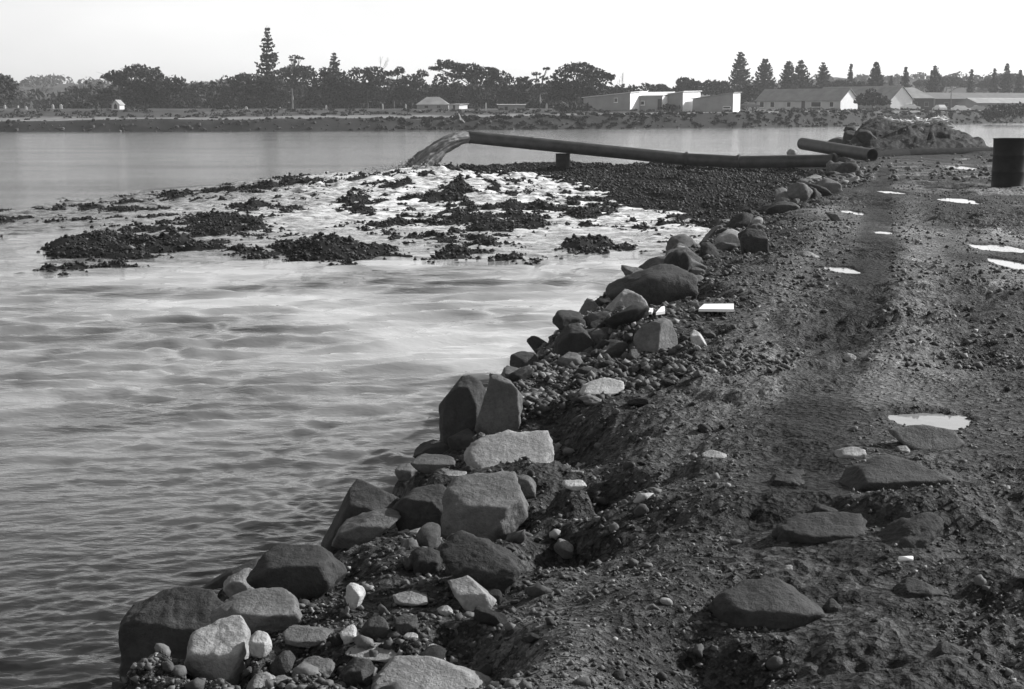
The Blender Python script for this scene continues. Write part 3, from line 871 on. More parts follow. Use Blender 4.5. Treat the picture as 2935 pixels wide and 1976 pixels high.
def spoil(x, y):
    return np.maximum(bars(x, y), pile(x, y)) + 0.030 * fbm(x * 3, y * 3, 3, 225)


def build_fan():
    xs, ys = np.arange(-17, 13.5, 0.115), np.concatenate([np.arange(23.5, 48, 0.12), np.arange(48, 65, 0.16)])
    X, Y = np.meshgrid(xs, ys)
    n, m = X.shape
    idx = np.arange(n * m).reshape(n, m)
    Q = np.stack([idx[:-1, :-1], idx[:-1, 1:], idx[1:, 1:], idx[1:, :-1]], -1).reshape(-1, 4)
    Zs = spoil(X, Y)
    o = link('shingle_bank', make_mesh('shingle_bank', np.stack([X, Y, Zs], -1).reshape(-1, 3), Q, M_BAR))
    tag(o, 'dark dredged shingle piled under the pipe and spread in low bars through the shallow water', kind='structure')
    mk = fan_mask(X, Y)
    r = np.hypot(X - AX, Y - AY)
    ch = 0.45 + 0.55 * np.exp(-(r / 14) ** 2)
    Zw = fan_base(X, Y) + mk * ch * (0.045 * fbm(X * 1.6, Y * 2.0, 4, 231) + 0.10 * np.abs(fbm(X * 2.6, Y * 3.0, 3, 241)) - 0.01) - 0.10 * (1 - mk)
    Zw += 0.05 * np.exp(-(r / 3.0) ** 2) * fbm(X * 4, Y * 4, 3, 251)
    foam = np.clip(np.exp(-(r / 22) ** 2) * 1.35 + 0.35 * sst(-8, 6, X) * np.exp(-((Y - 38) / 11) ** 2), 0, 1) * sst(0.15, 0.9, mk) * (0.25 + 0.75 * sst(-13, -4, X + 2 * fbm(X * .3, Y * .3, 2, 9)))
    # drop faces that lie well under the spoil or the harbour water
    keep = ((Zw > Zs - 0.06) & (Zw > -0.06))
    kq = keep.ravel()[Q].any(1)
    o2 = link('churned_water', make_mesh('churned_water', np.stack([X, Y, Zw], -1).reshape(-1, 3), Q[kq], M_FAN, True, {'foam': foam.ravel()}))
    tag(o2, 'bright foaming water spreading over the shingle fan below the pipe mouth', kind='structure')
    # loose shingle on the bars and the pile
    rs = R(12)
    N = 140000
    x = rs.uniform(-16, 11.5, N); y = 24.5 + (60 - 24.5) * rs.rand(N) ** 1.15
    zs = spoil(x, y)
    xi = np.clip(((x + 17) / 0.115).astype(int), 0, m - 1); yi = np.clip(np.searchsorted(ys, y), 0, n - 1)
    zw = Zw[yi, xi]
    lo = np.where((rs.rand(N) < 0.35) & (n2(x * 1.1, y * 0.9, 733) > -0.15), 0.10, 0.02)
    dry = (zs > np.maximum(zw, 0.0) - lo) & (height(x, y, False) < zs + 0.05)
    zs = np.maximum(zs, np.maximum(zw, 0) - 0.012)
    x, y, zs = x[dry], y[dry], zs[dry]
    k = min(len(x), 32000)
    x, y, zs = x[:k], y[:k], zs[:k]
    size = 0.018 + 0.050 * rs.rand(k) ** 3.0
    size *= np.where(zs > 0.25, 1.15, 1.0)
    shade = np.where(rs.rand(k) < 0.05, rs.uniform(2.5, 8, k), rs.uniform(0.3, 1.6, k))
    V, Fa, sh = pebbles(np.stack([x, y, zs + size * 0.25], 1), size * 1.2, rs, 0, shade)
    o3 = link('shingle', make_mesh('shingle', V, Fa, M_BARPEB, True, {'shade': sh}))
    tag(o3, 'loose dark wet shingle lying over the bars and the pile under the pipe', 'shingle', kind='stuff')


build_fan()

# ------------------------------------------------------------------ puddles
M_PUD = NT('puddle_water')
M_PUD.b.inputs['Base Color'].default_value = (0.22, 0.22, 0.22, 1)
M_PUD.rough(0.03)
M_PUD.b.inputs['IOR'].default_value = 1.33
M_PUD.normal(M_PUD.bump(M_PUD.noise(M_PUD.coord(), 14, 3), 0.15, 0.01))
M_PUD = M_PUD.m
for i, (cx, cy, rx, ry, lab) in enumerate(PG):
    nr = 64
    a = np.linspace(0, 2 * np.pi, nr, endpoint=False)
    k = 1.25 + 0.10 * n2(np.cos(a) * 2 + i * 5, np.sin(a) * 2, 55)
    ring = np.stack([np.cos(a) * rx * k, np.sin(a) * ry * k, np.zeros(nr)], 1)
    V = np.concatenate([[[0, 0, 0]], ring * 0.55, ring])
    Fs = [(0, 1 + j, 1 + (j + 1) % nr) for j in range(nr)]
    Qs = [(1 + j, 1 + nr + j, 1 + nr + (j + 1) % nr, 1 + (j + 1) % nr) for j in range(nr)]
    o = link('puddle', make_mesh('puddle', V, [np.array(Fs), np.array(Qs)], M_PUD), None, (cx, cy, float(road_z(cy)) + 0.001))
    tag(o, lab, 'puddle', 'puddles on the causeway track')

# ------------------------------------------------------------------ boulders


def rock(name, zm, poly, zb, label, m='g', thick=0.8, top=0.3, k=14, seed=0, face=(), rough=1.0, group='boulders along the causeway edge', lift=0.12):
    """A boulder with the outline poly (crop pixels), standing on height zb; top = share of its height that is its sloping upper face."""
    P, base, wpx, hpx, T = rock_seat(zm, poly, zb, thick)
    yc = base[1] + T * 0.42
    W = np.array([at_y(u, v, yc) for u, v in P])
    X, Z = W[:, 0], W[:, 2]
    h = np.ptp(Z)
    cx, cz = (X.min() + X.max()) / 2, (Z.min() + Z.max()) / 2
    Z = np.where(Z < Z.min() + 0.25 * h, Z - lift * h, Z)
    pts = np.stack([X - cx, Z - cz], 1)
    # convex hull (monotone chain)
    ps = sorted(map(tuple, pts))
    def half(seq):
        out = []
        for p in seq:
            while len(out) > 1 and (out[-1][0] - out[-2][0]) * (p[1] - out[-2][1]) - (out[-1][1] - out[-2][1]) * (p[0] - out[-2][0]) <= 0: out.pop()
            out.append(p)
        return out
    hull = half(ps)[:-1] + half(ps[::-1])[:-1]
    c = np.mean(hull, 0)
    rs = R(seed + 1000)
    N, D = [], []
    for i in range(len(hull)):
        a, b = np.array(hull[i]), np.array(hull[(i + 1) % len(hull)])
        e = b - a
        if np.hypot(*e) < 0.02 * h: continue
        nn = np.array([e[1], -e[0]]) / np.hypot(*e)
        N.append(np.array([nn[0], rs.uniform(-0.25, 0.25), nn[1]])); D.append(np.dot(nn, a - c))
    tz = max(p[1] for p in hull) - c[1]
    n = np.array([0, -max(top, 0.02) * h, T]); n = n / np.linalg.norm(n)
    N.append(n); D.append(np.dot(n, [0, T / 2, tz]))
    for (nx, ny, nz, p) in [(rs.uniform(-.15, .15), -1, rs.uniform(-.05, .2), 1), (rs.uniform(-.2, .2), 1, 0.2, 1)] + list(face):
        n = np.array([nx, ny, nz], float); n /= np.linalg.norm(n)
        N.append(n); D.append(p * T / 2 * (0.9 + 0.2 * rs.rand()))
    k = k * 2.6
    for _ in range(10):
        n = rs.randn(3); n /= np.linalg.norm(n)
        N.append(n)
        sup = np.sqrt((n[0] * np.ptp(pts[:, 0]) / 2) ** 2 + (n[1] * T / 2) ** 2 + (n[2] * h / 2) ** 2)
        D.append(sup * rs.uniform(0.88, 1.08))
    N, D = np.array(N), np.array(D)
    px = max(wpx, hpx)
    lev = 6 if px > 330 else (5 if px > 95 else (4 if px > 30 else 3))
    B, Fs = ico(lev)
    # stretch the directions to the rock's box so facets get even detail
    B2 = B * np.array([np.ptp(pts[:, 0]), T, h]); B2 /= np.linalg.norm(B2, axis=1)[:, None]
    q = np.maximum(B2 @ N.T, 0) / np.maximum(D, 0.02 * h)[None]
    r = 1.0 / np.maximum((q ** k).sum(1) ** (1.0 / k), 1e-6)
    V = B2 * r[:, None]
    sz = (wpx + hpx) / 2 / F * base[1]
    cr = np.abs(n3(V / sz * 2.6 + seed * 3.1, seed + 5))
    step = n3(np.floor(V / sz * np.array([2.2, 2.2, 4.5]) + 0.35 * fbm3(V / sz * 5, 2, seed + 7)[:, None]) + 0.5, seed + 3)
    nz = 0.065 * fbm3(V / sz * 3.2 + seed, 3, seed) + 0.045 * step - 0.022 * sst(0.05, 0.0, cr) + 0.035 * np.abs(fbm3(V / sz * 8 + seed, 3, seed + 9)) + 0.009 * fbm3(V / sz * 22, 2, seed + 19)
    V = V * (1 + rough * nz)[:, None]
    o = link(name, make_mesh(name, V, Fs, M_ROCK[m]), None, (cx + c[0], yc, cz + c[1]))
    tag(o, label, 'rock', group)
    return o


for i, rk in enumerate(RK):
    nm, zm, poly, zb, lab, m, th, top, k = rk[:9]
    rock(nm, zm, poly, zb, lab, m, th, top, k, i + 1, rk[9] if len(rk) > 9 else (), 1.9 if nm == 'earth_clod' else 1.0,
         'clods of earth on the track' if nm == 'earth_clod' else 'boulders and stones of the causeway')

# ------------------------------------------------------------------ stones and gravel of the causeway
def scatter_causeway():
    rs = R(21)
    protos = []
    for i in range(10):
        B, Fs = ico(4)
        k, N = (44 if i < 6 else 30), []
        q = 0
        r2 = R(500 + i)
        for _ in range(8):
            n = r2.randn(3); n /= np.linalg.norm(n)
            q = q + np.maximum(B @ n / r2.uniform(0.75, 1.1), 0) ** k
        r = np.minimum(1 / np.maximum(q ** (1 / k), 1e-3), 1.35)
        V = B * (r * (1 + 0.10 * fbm3(B * 2.2, 4, 40 + i) + 0.03 * np.abs(fbm3(B * 7, 2, 60 + i))))[:, None]
        V = V * np.array([1.15, 0.85, r2.uniform(0.5, 0.75)])
        me = make_mesh('stone', V, Fs, M_ROCK['gddgdggpwd'[i]])
        protos.append(me)
    # the larger loose stones, each its own part of the causeway
    n = 0
    while n < 120:                                  # jumbled rubble along the water edge
        y = 8.5 * (54 / 8.5) ** (rs.rand() ** 0.85)
        x = float(edge(y)) + rs.uniform(-0.45, 0.55)
        size = (0.07 + 0.11 * rs.rand() ** 1.6) * (0.75 + 0.016 * y)
        o = link('stone', protos[rs.randint(6)], causeway, (x, y, float(height(x, y)[0]) + size * 0.25))
        o.scale = (size * rs.uniform(.9, 1.4), size, size * rs.uniform(0.8, 1.5))
        o.rotation_euler = (rs.randn() * 0.5, rs.randn() * 0.5, rs.rand() * 6.28)
        n += 1
    while n < 292:
        y = 3.4 * (42 / 3.4) ** (rs.rand() ** 1.15)
        e = float(edge(y))
        s = abs(rs.randn()) * 0.85 if rs.rand() < 0.7 else rs.uniform(0, WIDTH)
        x = e + s - 0.15
        if abs(x) > 0.37 * y + 0.2: continue
        if any(((x - p[0]) / p[2]) ** 2 + ((y - p[1]) / p[3]) ** 2 < 1.3 for p in PG): continue
        size = (0.018 + 0.040 * rs.rand() ** 2.2) * (0.75 + 0.035 * y) * (1.2 if s < 1.2 else 0.65)
        z = float(height(x, y)[0])
        o = link('stone', protos[rs.randint(10)], causeway, (x, y, z + size * 0.22))
        o.scale = (size, size * rs.uniform(0.7, 1.1), size * rs.uniform(0.7, 1.1))
        o.rotation_euler = (rs.randn() * 0.3, rs.randn() * 0.3, rs.rand() * 6.28)
        n += 1
    # gravel
    def field(N, y0, y1, smin, smax, pw, level, sd, shoulder):
        rs = R(sd)
        y = 1 / (1 / y0 + (1 / y1 - 1 / y0) * rs.rand(N))
        e = edge(y)
        s = np.where(rs.rand(N) < shoulder, np.abs(rs.randn(N)) * 0.9 - 0.25, rs.uniform(-0.3, WIDTH, N))
        x = e + s
        ok = np.abs(x) < 0.40 * y + 0.4
        # thin out where the surface is smooth
        ok &= (n2(x * 0.9, y * 0.6, 321) + n2(x * 2.7, y * 2, 331) * 0.6 < rs.uniform(-0.7, 1.2, N))
        ok &= np.abs(x - np.interp(y, RUTS[0][0][:, 1], RUTS[0][0][:, 0])) > 0.2
        for p in PG: ok &= ((x - p[0]) / p[2]) ** 2 + ((y - p[1]) / p[3]) ** 2 > 1.05
        x, y, s = x[ok], y[ok], s[ok]
        size = (smin + (smax - smin) * rs.rand(len(x)) ** pw) * np.where(s < 1.1, 1.25, 0.9)
        shade = np.where(rs.rand(len(x)) < 0.07, rs.uniform(2.2, 4.5, len(x)), rs.uniform(0.35, 1.9, len(x)))
        return pebbles(np.stack([x, y, height(x, y) + size * 0.2], 1), size, rs, level, shade)
    parts = [field(64000, 3.0, 11, 0.0035, 0.015, 2.6, 0, 31, 0.3), field(1500, 3.0, 14, 0.012, 0.032, 2.4, 2, 32, 0.5),
             field(40000, 8, 38, 0.009, 0.040, 3.4, 0, 33, 0.3), field(2200, 30, 90, 0.03, 0.12, 2.5, 1, 34, 0.4)]
    V, Fa, S, b = [], [], [], 0
    for v, f, s in parts:
        V.append(v); Fa.append(f + b); S.append(s); b += len(v)
    o = link('gravel', make_mesh('gravel', np.concatenate(V), np.concatenate(Fa), M_PEB, True, {'shade': np.concatenate(S)}))
    tag(o, 'small loose gravel and pebbles strewn over the causeway', 'gravel', kind='stuff')


scatter_causeway()

# ------------------------------------------------------------------ white boards
def board(poly, zb, label, tilt):
    P = [at_z(u, v, zb) for u, v in poly]
    mb = MB()
    n = len(P)
    c = np.mean(P, 0)
    top = [(p[0] - c[0], p[1] - c[1], 0.022 + tilt * (p[0] - c[0])) for p in P]
    bot = [(p[0], p[1], p[2] - 0.02) for p in top]
    mb.add(top + bot, [tuple(range(n)), tuple(range(2 * n - 1, n - 1, -1))] + [(i, i + n, (i + 1) % n + n, (i + 1) % n) for i in range(n)])
    o = mb.build('white_board', M_WHITE, None, False, (c[0], c[1], zb))
    return tag(o, label, 'board', 'white boards on the causeway edge')


board([(2002, 893), (2103, 896), (2103, 880), (2018, 879)], 1.625, 'whole white board lying flat beyond the angular two-faced boulder, right one of two', 0.02)
board([(1802, 905), (1868, 903), (1872, 893), (1820, 889)], 1.61, 'greyish white board lying against the pale peaked boulder, left one of two', 0.03)
board([(1880, 904), (1906, 901), (1905, 886), (1895, 888)], 1.62, 'short bright white offcut at the right end of the left-hand board', 0.03)
mb = MB().tube([at_z(2577, 1602, 1.64), at_z(2616, 1601, 1.64)], 0.008, 6)
tag(mb.build('wooden_stick', M_WHITE, None, True), 'short white stick lying on the gravel at the right foreground', 'stick')

# ------------------------------------------------------------------ discharge pipe, loose pipe, drums, slurry
def hollow_tube(name, pts, ro, ri, mat, parent, n=28):
    mb = MB()
    pts = [np.array(p, float) for p in pts]
    mb.tube(pts, ro, n, False)
    b = len(mb.v)
    mb.tube(pts[::-1], ri, n, False)
    L = len(pts)
    # end annuli: outer ring order equals the inner ring order mirrored; join by nearest
    def ring(i0): return list(range(i0, i0 + n))
    o0, o1 = ring(0), ring((L - 1) * n)
    i1, i0 = ring(b), ring(b + (L - 1) * n)
    V = np.array(mb.v)
    for O, I in ((o0, i0), (o1, i1)):
        k = int(np.argmin(np.linalg.norm(V[I] - V[O[0]], axis=1)))
        k1 = int(np.argmin(np.linalg.norm(V[I] - V[O[1]], axis=1)))
        st = 1 if (k1 - k) % n == 1 else -1
        for j in range(n):
            mb.f.append((O[j], O[(j + 1) % n], I[(k + st * (j + 1)) % n], I[(k + st * j) % n]))
    o = mb.build(name, mat, parent, True)
    m = o.modifiers.new('edge', 'EDGE_SPLIT'); m.split_angle = math.radians(50)
    return o


PR = 0.25
dp = empty('discharge_pipe', (7, 57.5, 0.9), 'long dark steel discharge pipe rising over the shingle to its open mouth', 'pipe')
loc0 = np.array([7, 57.5, 0.9])
pp = [at_y(u * K, v * K, y) for u, v, y in ((1062, 311.5, 58.0), (1290, 335, 58.2), (1560, 362.5, 58.4), (1680, 369, 57.6), (1895, 366, 56.2), (2060, 350, 60.5), (2260, 346, 63.5), (2380, 345, 64.5))]
for q_ in pp[5:]: q_[2] -= 0.04
for a, b in zip(pp[:-1], pp[1:]):
    d = (b - a)
    pts = [a + d * t - loc0 for t in np.linspace(0, 1.0, 6)]
    hollow_tube('pipe_section', pts, PR, PR - 0.02, M_STEEL if a[0] < 12 else M_MUDDY, dp)
for f_ in (0.03, 0.64):
    a = pp[0] + (pp[1] - pp[0]) * f_; t = pp[1] - pp[0]; t = t / np.linalg.norm(t)
    MB().tube([a - loc0 - t * 0.03, a - loc0 + t * 0.03], PR + 0.018, 28).build('flange', M_STEEL, dp)
for a in (pp[2], pp[3], pp[4]):
    i = [k for k in range(len(pp)) if pp[k] is a][0]
    t = pp[i + 1] - pp[i - 1]; t = t / np.linalg.norm(t)
    MB().tube([a - loc0 - t * 0.05, a - loc0 + t * 0.05], PR + 0.055, 28).build('flange', M_STEEL, dp)

la, lb = at_y(2300, 412, 60.0), at_y(2500, 446, 54.5)
lp = empty('loose_pipe', tuple((la + lb) / 2), 'short loose pipe length propped across the ground pipe, open end towards the track', 'pipe')
c0 = (la + lb) / 2
hollow_tube('pipe_wall', [la - c0 + (lb - la) * t for t in np.linspace(0, 1, 8)], PR, PR - 0.02, M_STEEL, lp)


def drum(name, loc, r, h, mat, label, rot=0, tilt=0):
    e = empty(name, loc, label, 'drum')
    n = 40
    prof = [(0.0, 0.012), (r * .94, 0.012), (r * .96, 0), (r * 1.02, 0), (r * 1.02, .02), (r, .03)]
    for zc in (0.33, 0.66):
        prof += [(r, h * zc - .03), (r * 1.015, h * zc - .012), (r * 1.015, h * zc + .012), (r, h * zc + .03)]
    prof += [(r, h - .03), (r * 1.02, h - .02), (r * 1.02, h), (r * .96, h), (r * .94, h - .018), (0.0, h - .018)]
    V, Fs = [], []
    rs = R(5)
    for k, (a, z) in enumerate(prof):
        for j in range(n):
            w = 2 * math.pi * j / n
            d = 1 + (0.015 * math.sin(3 * w + z * 4) * math.sin(z / h * 3.14))
            V.append((a * d * math.cos(w), a * d * math.sin(w), z))
    for k in range(len(prof) - 1):
        for j in range(n): Fs.append((k * n + j, k * n + (j + 1) % n, (k + 1) * n + (j + 1) % n, (k + 1) * n + j))
    o = MB().add(V, Fs).build('drum_body', mat, e, True)
    m = o.modifiers.new('edge', 'EDGE_SPLIT'); m.split_angle = math.radians(40)
    MB().tube([(r * .5, 0, h - .02), (r * .5, 0, h + .006)], 0.035, 12).build('bung', mat, e)
    e.rotation_euler = (tilt, 0, rot)
    return e


p = at_z(2890, 534, ZC)
drum('oil_drum', (p[0], p[1], float(height(p[0], p[1])[0]) - 0.03), 0.325, 0.97, M_DRUM, 'upright black oil drum at the right edge of the causeway')
p = at_y(1613, 470, 58.1)
zt = at_y(1613, 424, 58.2)[2] - PR + 0.02
zb = float(spoil(np.array([p[0]]), np.array([58.0]))[0]) - 0.1
drum('support_drum', (p[0], 58.1, zb), 0.29, zt - zb, M_DRUM, 'dark drum standing on the shingle as a prop under the discharge pipe')

# slurry stream
def slurry():
    t = NT('muddy_slurry')
    cx_ = t.n('ShaderNodeCombineXYZ')
    t.l(t.attr('along'), cx_.inputs[0]); t.l(t.attr('ca'), cx_.inputs[1]); t.l(t.attr('sa'), cx_.inputs[2])
    nz = t.noise(cx_.outputs[0], 2.6, 8, 0.75)
    t.color(t.rng(nz, 0.36, 0.66, 0.015, 0.26))
    t.rough(0.45)
    t.normal(t.bump(nz, 0.8, 0.06))
    m0 = pp[0].copy()
    dirp = (pp[0] - pp[1]) / np.linalg.norm(pp[0] - pp[1])
    # parabola from the mouth: horizontal speed chosen so that it lands in the churned water
    land = at_y(948 * K, 384 * K, 56.9)
    T = 0.50
    v = (land - m0) / T + np.array([0, 0, 0.5 * 9.81 * T])
    n, L = 44, 60
    V, Fs = [], []
    for i in range(L):
        s = i / (L - 1)
        tt = T * (s * 1.12)
        c = m0 - dirp * 0.15 * (1 - s) + v * tt - np.array([0, 0, 0.5 * 9.81 * tt * tt])
        vel = v - np.array([0, 0, 9.81 * tt]); vel /= np.linalg.norm(vel)
        a = np.cross(vel, [0, 1, 0]); a /= np.linalg.norm(a)
        b = np.cross(vel, a)
        r = 0.222 + 0.24 * s ** 1.2
        for j in range(n):
            w = 2 * math.pi * j / n
            dirv = math.cos(w) * a + math.sin(w) * b
            V.append((c, dirv, r, s, w))
    C = np.array([q[0] for q in V]); Dv = np.array([q[1] for q in V]); r = np.array([q[2] for q in V]); s = np.array([q[3] for q in V]); w = np.array([q[4] for q in V])
    nzv = np.stack([np.cos(w) * 3.5, np.sin(w) * 3.5, s * 3.5], 1)
    rr = r * (1 + (0.03 + 0.14 * sst(0.0, 0.25, s) + 0.22 * s ** 1.5) * fbm3(nzv, 5, 88, 0.65))
    P = C + Dv * rr[:, None]
    for i in range(L - 1):
        for j in range(n): Fs.append((i * n + j, i * n + (j + 1) % n, (i + 1) * n + (j + 1) % n, (i + 1) * n + j))
    me = make_mesh('slurry_stream', P - m0, np.array(Fs), t.m, True, {'along': s * 2.2, 'ca': np.cos(w) * 2.2, 'sa': np.sin(w) * 2.2})
    e = empty('slurry_stream', tuple(m0), 'grey slurry of water and gravel pouring from the pipe mouth', 'slurry')
    link('stream_body', me, e)
    # flying stones and spray lumps around the stream and splash
    rs = R(91)
    k = 900
    q = rs.rand(k) ** 0.6
    tt = T * q * 1.05
    base = m0 + v * tt[:, None]; base[:, 2] -= 0.5 * 9.81 * tt ** 2
    base += rs.randn(k, 3) * np.array([1, 1, 1]) * (0.08 + 0.20 * q)[:, None]
    V, Fa, sh = pebbles(base - m0, 0.006 + 0.024 * rs.rand(k) ** 3, rs, 1, rs.uniform(0.6, 2.5, k))
    o = link('flying_pebble', make_mesh('flying_pebble', V, Fa, M_PEB, True, {'shade': sh}), e)
    tag(o, kind='stuff')
    k = 1500
    ang, rad = rs.rand(k) * 6.28, np.abs(rs.randn(k)) * 0.8
    base = land + np.stack([np.cos(ang) * rad * 1.4 - 0.2, np.sin(ang) * rad - 0.3, np.abs(rs.randn(k)) * 0.20 * np.exp(-rad) - 0.05], 1)
    V, Fa, sh = pebbles(base - m0, 0.008 + 0.035 * rs.rand(k) ** 3, rs, 1, rs.uniform(3, 6, k))
    o = link('splash', make_mesh('splash', V, Fa, M_PEB, True, {'shade': sh}), e)
    tag(o, kind='stuff')


slurry()

# ------------------------------------------------------------------ far shore
SX = np.array([-500, -300, -70, -35, -1, 40, 62, 95, 120, 200, 500.])
SY = np.array([170, 180, 194, 199, 214, 240, 262, 300, 330, 430, 760.])
BHX, BHZ = [-100, -70, 0, 40, 100, 200], [1.5, 1.5, 1.9, 2.45, 2.5, 2.5]


def land(x, y):
    x = np.asarray(x, float); y = np.asarray(y, float)
    d = (y - np.interp(x, SX, SY)) * 0.8 + 0.5 * fbm(x * 0.12, y * 0.02, 3, 501)
    hb = np.interp(x, BHX, BHZ) + 0.18 * fbm(x * 0.08, y * 0.05, 3, 511)
    z = -0.8 + sst(-1.0, 3.6, d) * (hb + 0.8)
    z = z + (3.05 - hb) * sst(7, 40, d) + 0.10 * fbm(x * 0.3, y * 0.3, 3, 521) * sst(0, 3, d)
    z = z + sst(500, 780, y) * (14 + 4.0 * fbm(x * 0.012, y * 0.012, 3, 531)) * (sst(-60, -160, x) + sst(90, 170, x))
    return z


def build_land():
    xs = np.concatenate([np.linspace(-480, -110, 60), np.linspace(-108, 150, 190), np.linspace(154, 500, 60)])
    ds = np.concatenate([np.linspace(-5, 8, 40), np.linspace(9, 60, 40), 60 * (1100 / 60.0) ** np.linspace(0.02, 1, 40)])
    X = np.repeat(xs[:, None], len(ds), 1)
    Y = np.interp(xs, SX, SY)[:, None] + ds[None] / 0.8
    Z = land(X, Y)
    D = np.repeat(ds[None], len(xs), 0) + 0.8 * fbm(X * 0.2, Y * 0.2, 2, 541)
    shade = 0.40 + 0.15 * fbm(X * 0.5, D * 0.5, 3, 551)
    strip = sst(3.8, 5.0, D) * sst(19, 13, D)
    shade = shade * (1 - strip) + strip * (4.6 + 1.0 * fbm(X * 0.1, D * 0.3, 2, 553))
    grass = sst(15, 20, D)
    shade = shade * (1 - grass) + grass * (0.95 + 0.55 * fbm(X * 0.06, D * 0.12, 4, 561))
    far = sst(120, 220, D)
    shade = shade * (1 - far) + far * (0.6 + 0.25 * fbm(X * 0.03, Y * 0.03, 4, 571))
    n, m = X.shape
    idx = np.arange(n * m).reshape(n, m)
    Q = np.stack([idx[:-1, :-1], idx[1:, :-1], idx[1:, 1:], idx[:-1, 1:]], -1).reshape(-1, 4)
    o = link('far_shore', make_mesh('far_shore', np.stack([X, Y, Z], -1).reshape(-1, 3), Q, M_LAND, True, {'shade': np.clip(shade, 0.15, 3).ravel()}))
    tag(o, 'low far shore with a rubble bank, rough grass and hills behind', kind='structure')
    rs = R(61)
    N = 2600
    x = rs.uniform(-105, 140, N)
    d = rs.uniform(-1.2, 4.2, N)
    y = np.interp(x, SX, SY) + d / 0.8
    size = 0.08 + 0.30 * rs.rand(N) ** 2.8
    shade = np.where(rs.rand(N) < 0.05, rs.uniform(1.0, 2.4, N), rs.uniform(0.2, 0.55, N))
    V, Fa, sh = pebbles(np.stack([x, y, land(x, y) + size * 0.1], 1), size, rs, 1, shade)
    o = link('bank_rubble', make_mesh('bank_rubble', V, Fa, M_RUBBLE, False, {'shade': sh}))
    tag(o, 'rough rubble stones facing the bank of the far shore', 'rubble', kind='stuff')


build_land()


def leaves(C, n_out, rs, size, shade):
    """one small bent leaf clump (two triangles folded) per centre C (n,3)"""
    n = len(C)
    a = rs.randn(n, 3); a /= np.linalg.norm(a, axis=1)[:, None]
    b = np.cross(a, rs.randn(n, 3)); b /= np.linalg.norm(b, axis=1)[:, None] + 1e-9
    c = np.cross(a, b)
    s = size * rs.uniform(0.6, 1.4, n)[:, None]
    V = np.stack([C - a * s, C - b * s * 0.6 + c * s * 0.25, C + a * s, C + b * s * 0.6 + c * s * 0.25], 1).reshape(-1, 3)
    k = np.arange(n) * 4
    Fa = np.concatenate([np.stack([k, k + 1, k + 2], 1), np.stack([k, k + 2, k + 3], 1)])
    return V, Fa, np.repeat(shade, 4)


def crown_points(blobs, rs, dens, flat=0.75):
    """points through the shells of the lumpy ellipsoids (x, y, z, rx, ry, rz)"""
    out, sh = [], []
    for (x, y, z, rx, ry, rz) in blobs:
        n = int(dens * (rx * rz + rx * ry + ry * rz) * 1.6) + 20
        d = rs.randn(n, 3); d /= np.linalg.norm(d, axis=1)[:, None]
        rad = 1 - 0.38 * rs.rand(n) ** 1.6
        lump = 1 + 0.20 * fbm3(d * 2.4 + x, 3, 7) 
        P = d * (rad * lump)[:, None] * np.array([rx, ry, rz])
        P[:, 2] = np.where(P[:, 2] < 0, P[:, 2] * flat, P[:, 2])
        out.append(P + [x, y, z])
        sh.append(rs.uniform(0.65, 1.35, n) * (1 + 0.25 * fbm3(d * 3 + x * 2, 2, 3)))
    return np.concatenate(out), np.concatenate(sh)


def tree(name, label, D, blobs, mat='d', dens=5.0, leaf=0.36, group='trees on the far shore', seed=0, cat='tree', trunk=None, bare=0.0, flat=0.75, ydepth=0.8):
    """blobs: (u, v, ru, rv) in photograph pixels at distance D"""
    rs = R(700 + seed)
    W = []
    for (u, v, ru, rv) in blobs:
        p = at_y(u, v, D + rs.uniform(-1, 1) * (1.5 if len(blobs) > 1 else 0))
        W.append([p[0], p[1], p[2], ru / F * D, max(ru / F * D * ydepth, 0.4), rv / F * D])
    W = np.array(W)
    bu = trunk if trunk is not None else float(np.average([b[0] for b in blobs], weights=[b[2] * b[3] for b in blobs]))
    bx = at_y(bu, 300, D)[0]
    bz = float(land(np.array([bx]), np.array([D]))[0]) - 0.15
    base = np.array([bx, D, bz])
    e = empty(name, tuple(base), label, cat, group)
    P, sh = crown_points(W - np.array([*base, 0, 0, 0]), rs, dens, flat)
    P[:, 2] = np.maximum(P[:, 2], 0.12)
    V, Fa, S = leaves(P, None, rs, leaf, np.clip(sh, 0.4, 1.8))
    link('crown', make_mesh('crown', V, Fa, M_LEAF[mat], False, {'shade': S}), e)
    zt = W[:, 2].max() - bz
    mb = MB()
    r0 = max(0.10, 0.035 * zt)
    cen = np.array([np.average(W[:, 0] - bx, weights=W[:, 3] * W[:, 5]), 0, (W[:, 2] - bz).mean()])
    fork = cen * np.array([.5, .5, 0.55])
    mb.tube([(0, 0, -0.2), fork * 0.5 + [0.02 * zt * rs.randn(), 0, 0], fork], [r0, r0 * .85, r0 * .7], 7)
    for b in W:
        tgt = b[:3] - base
        mid = fork * 0.5 + tgt * 0.5 + [0, 0, 0.05 * zt]
        mb.tube([fork * 0.97, mid, tgt], [r0 * .5, r0 * .32, r0 * .12], 6)
        for _ in range(3):
            t2 = tgt + rs.randn(3) * b[3:] * 0.55
            mb.tube([mid, (mid + t2) / 2 + [0, 0, .1], t2], [r0 * .25, r0 * .15, r0 * .05], 5)
    mb.build('trunk', M_BARK, e, True)
    return e


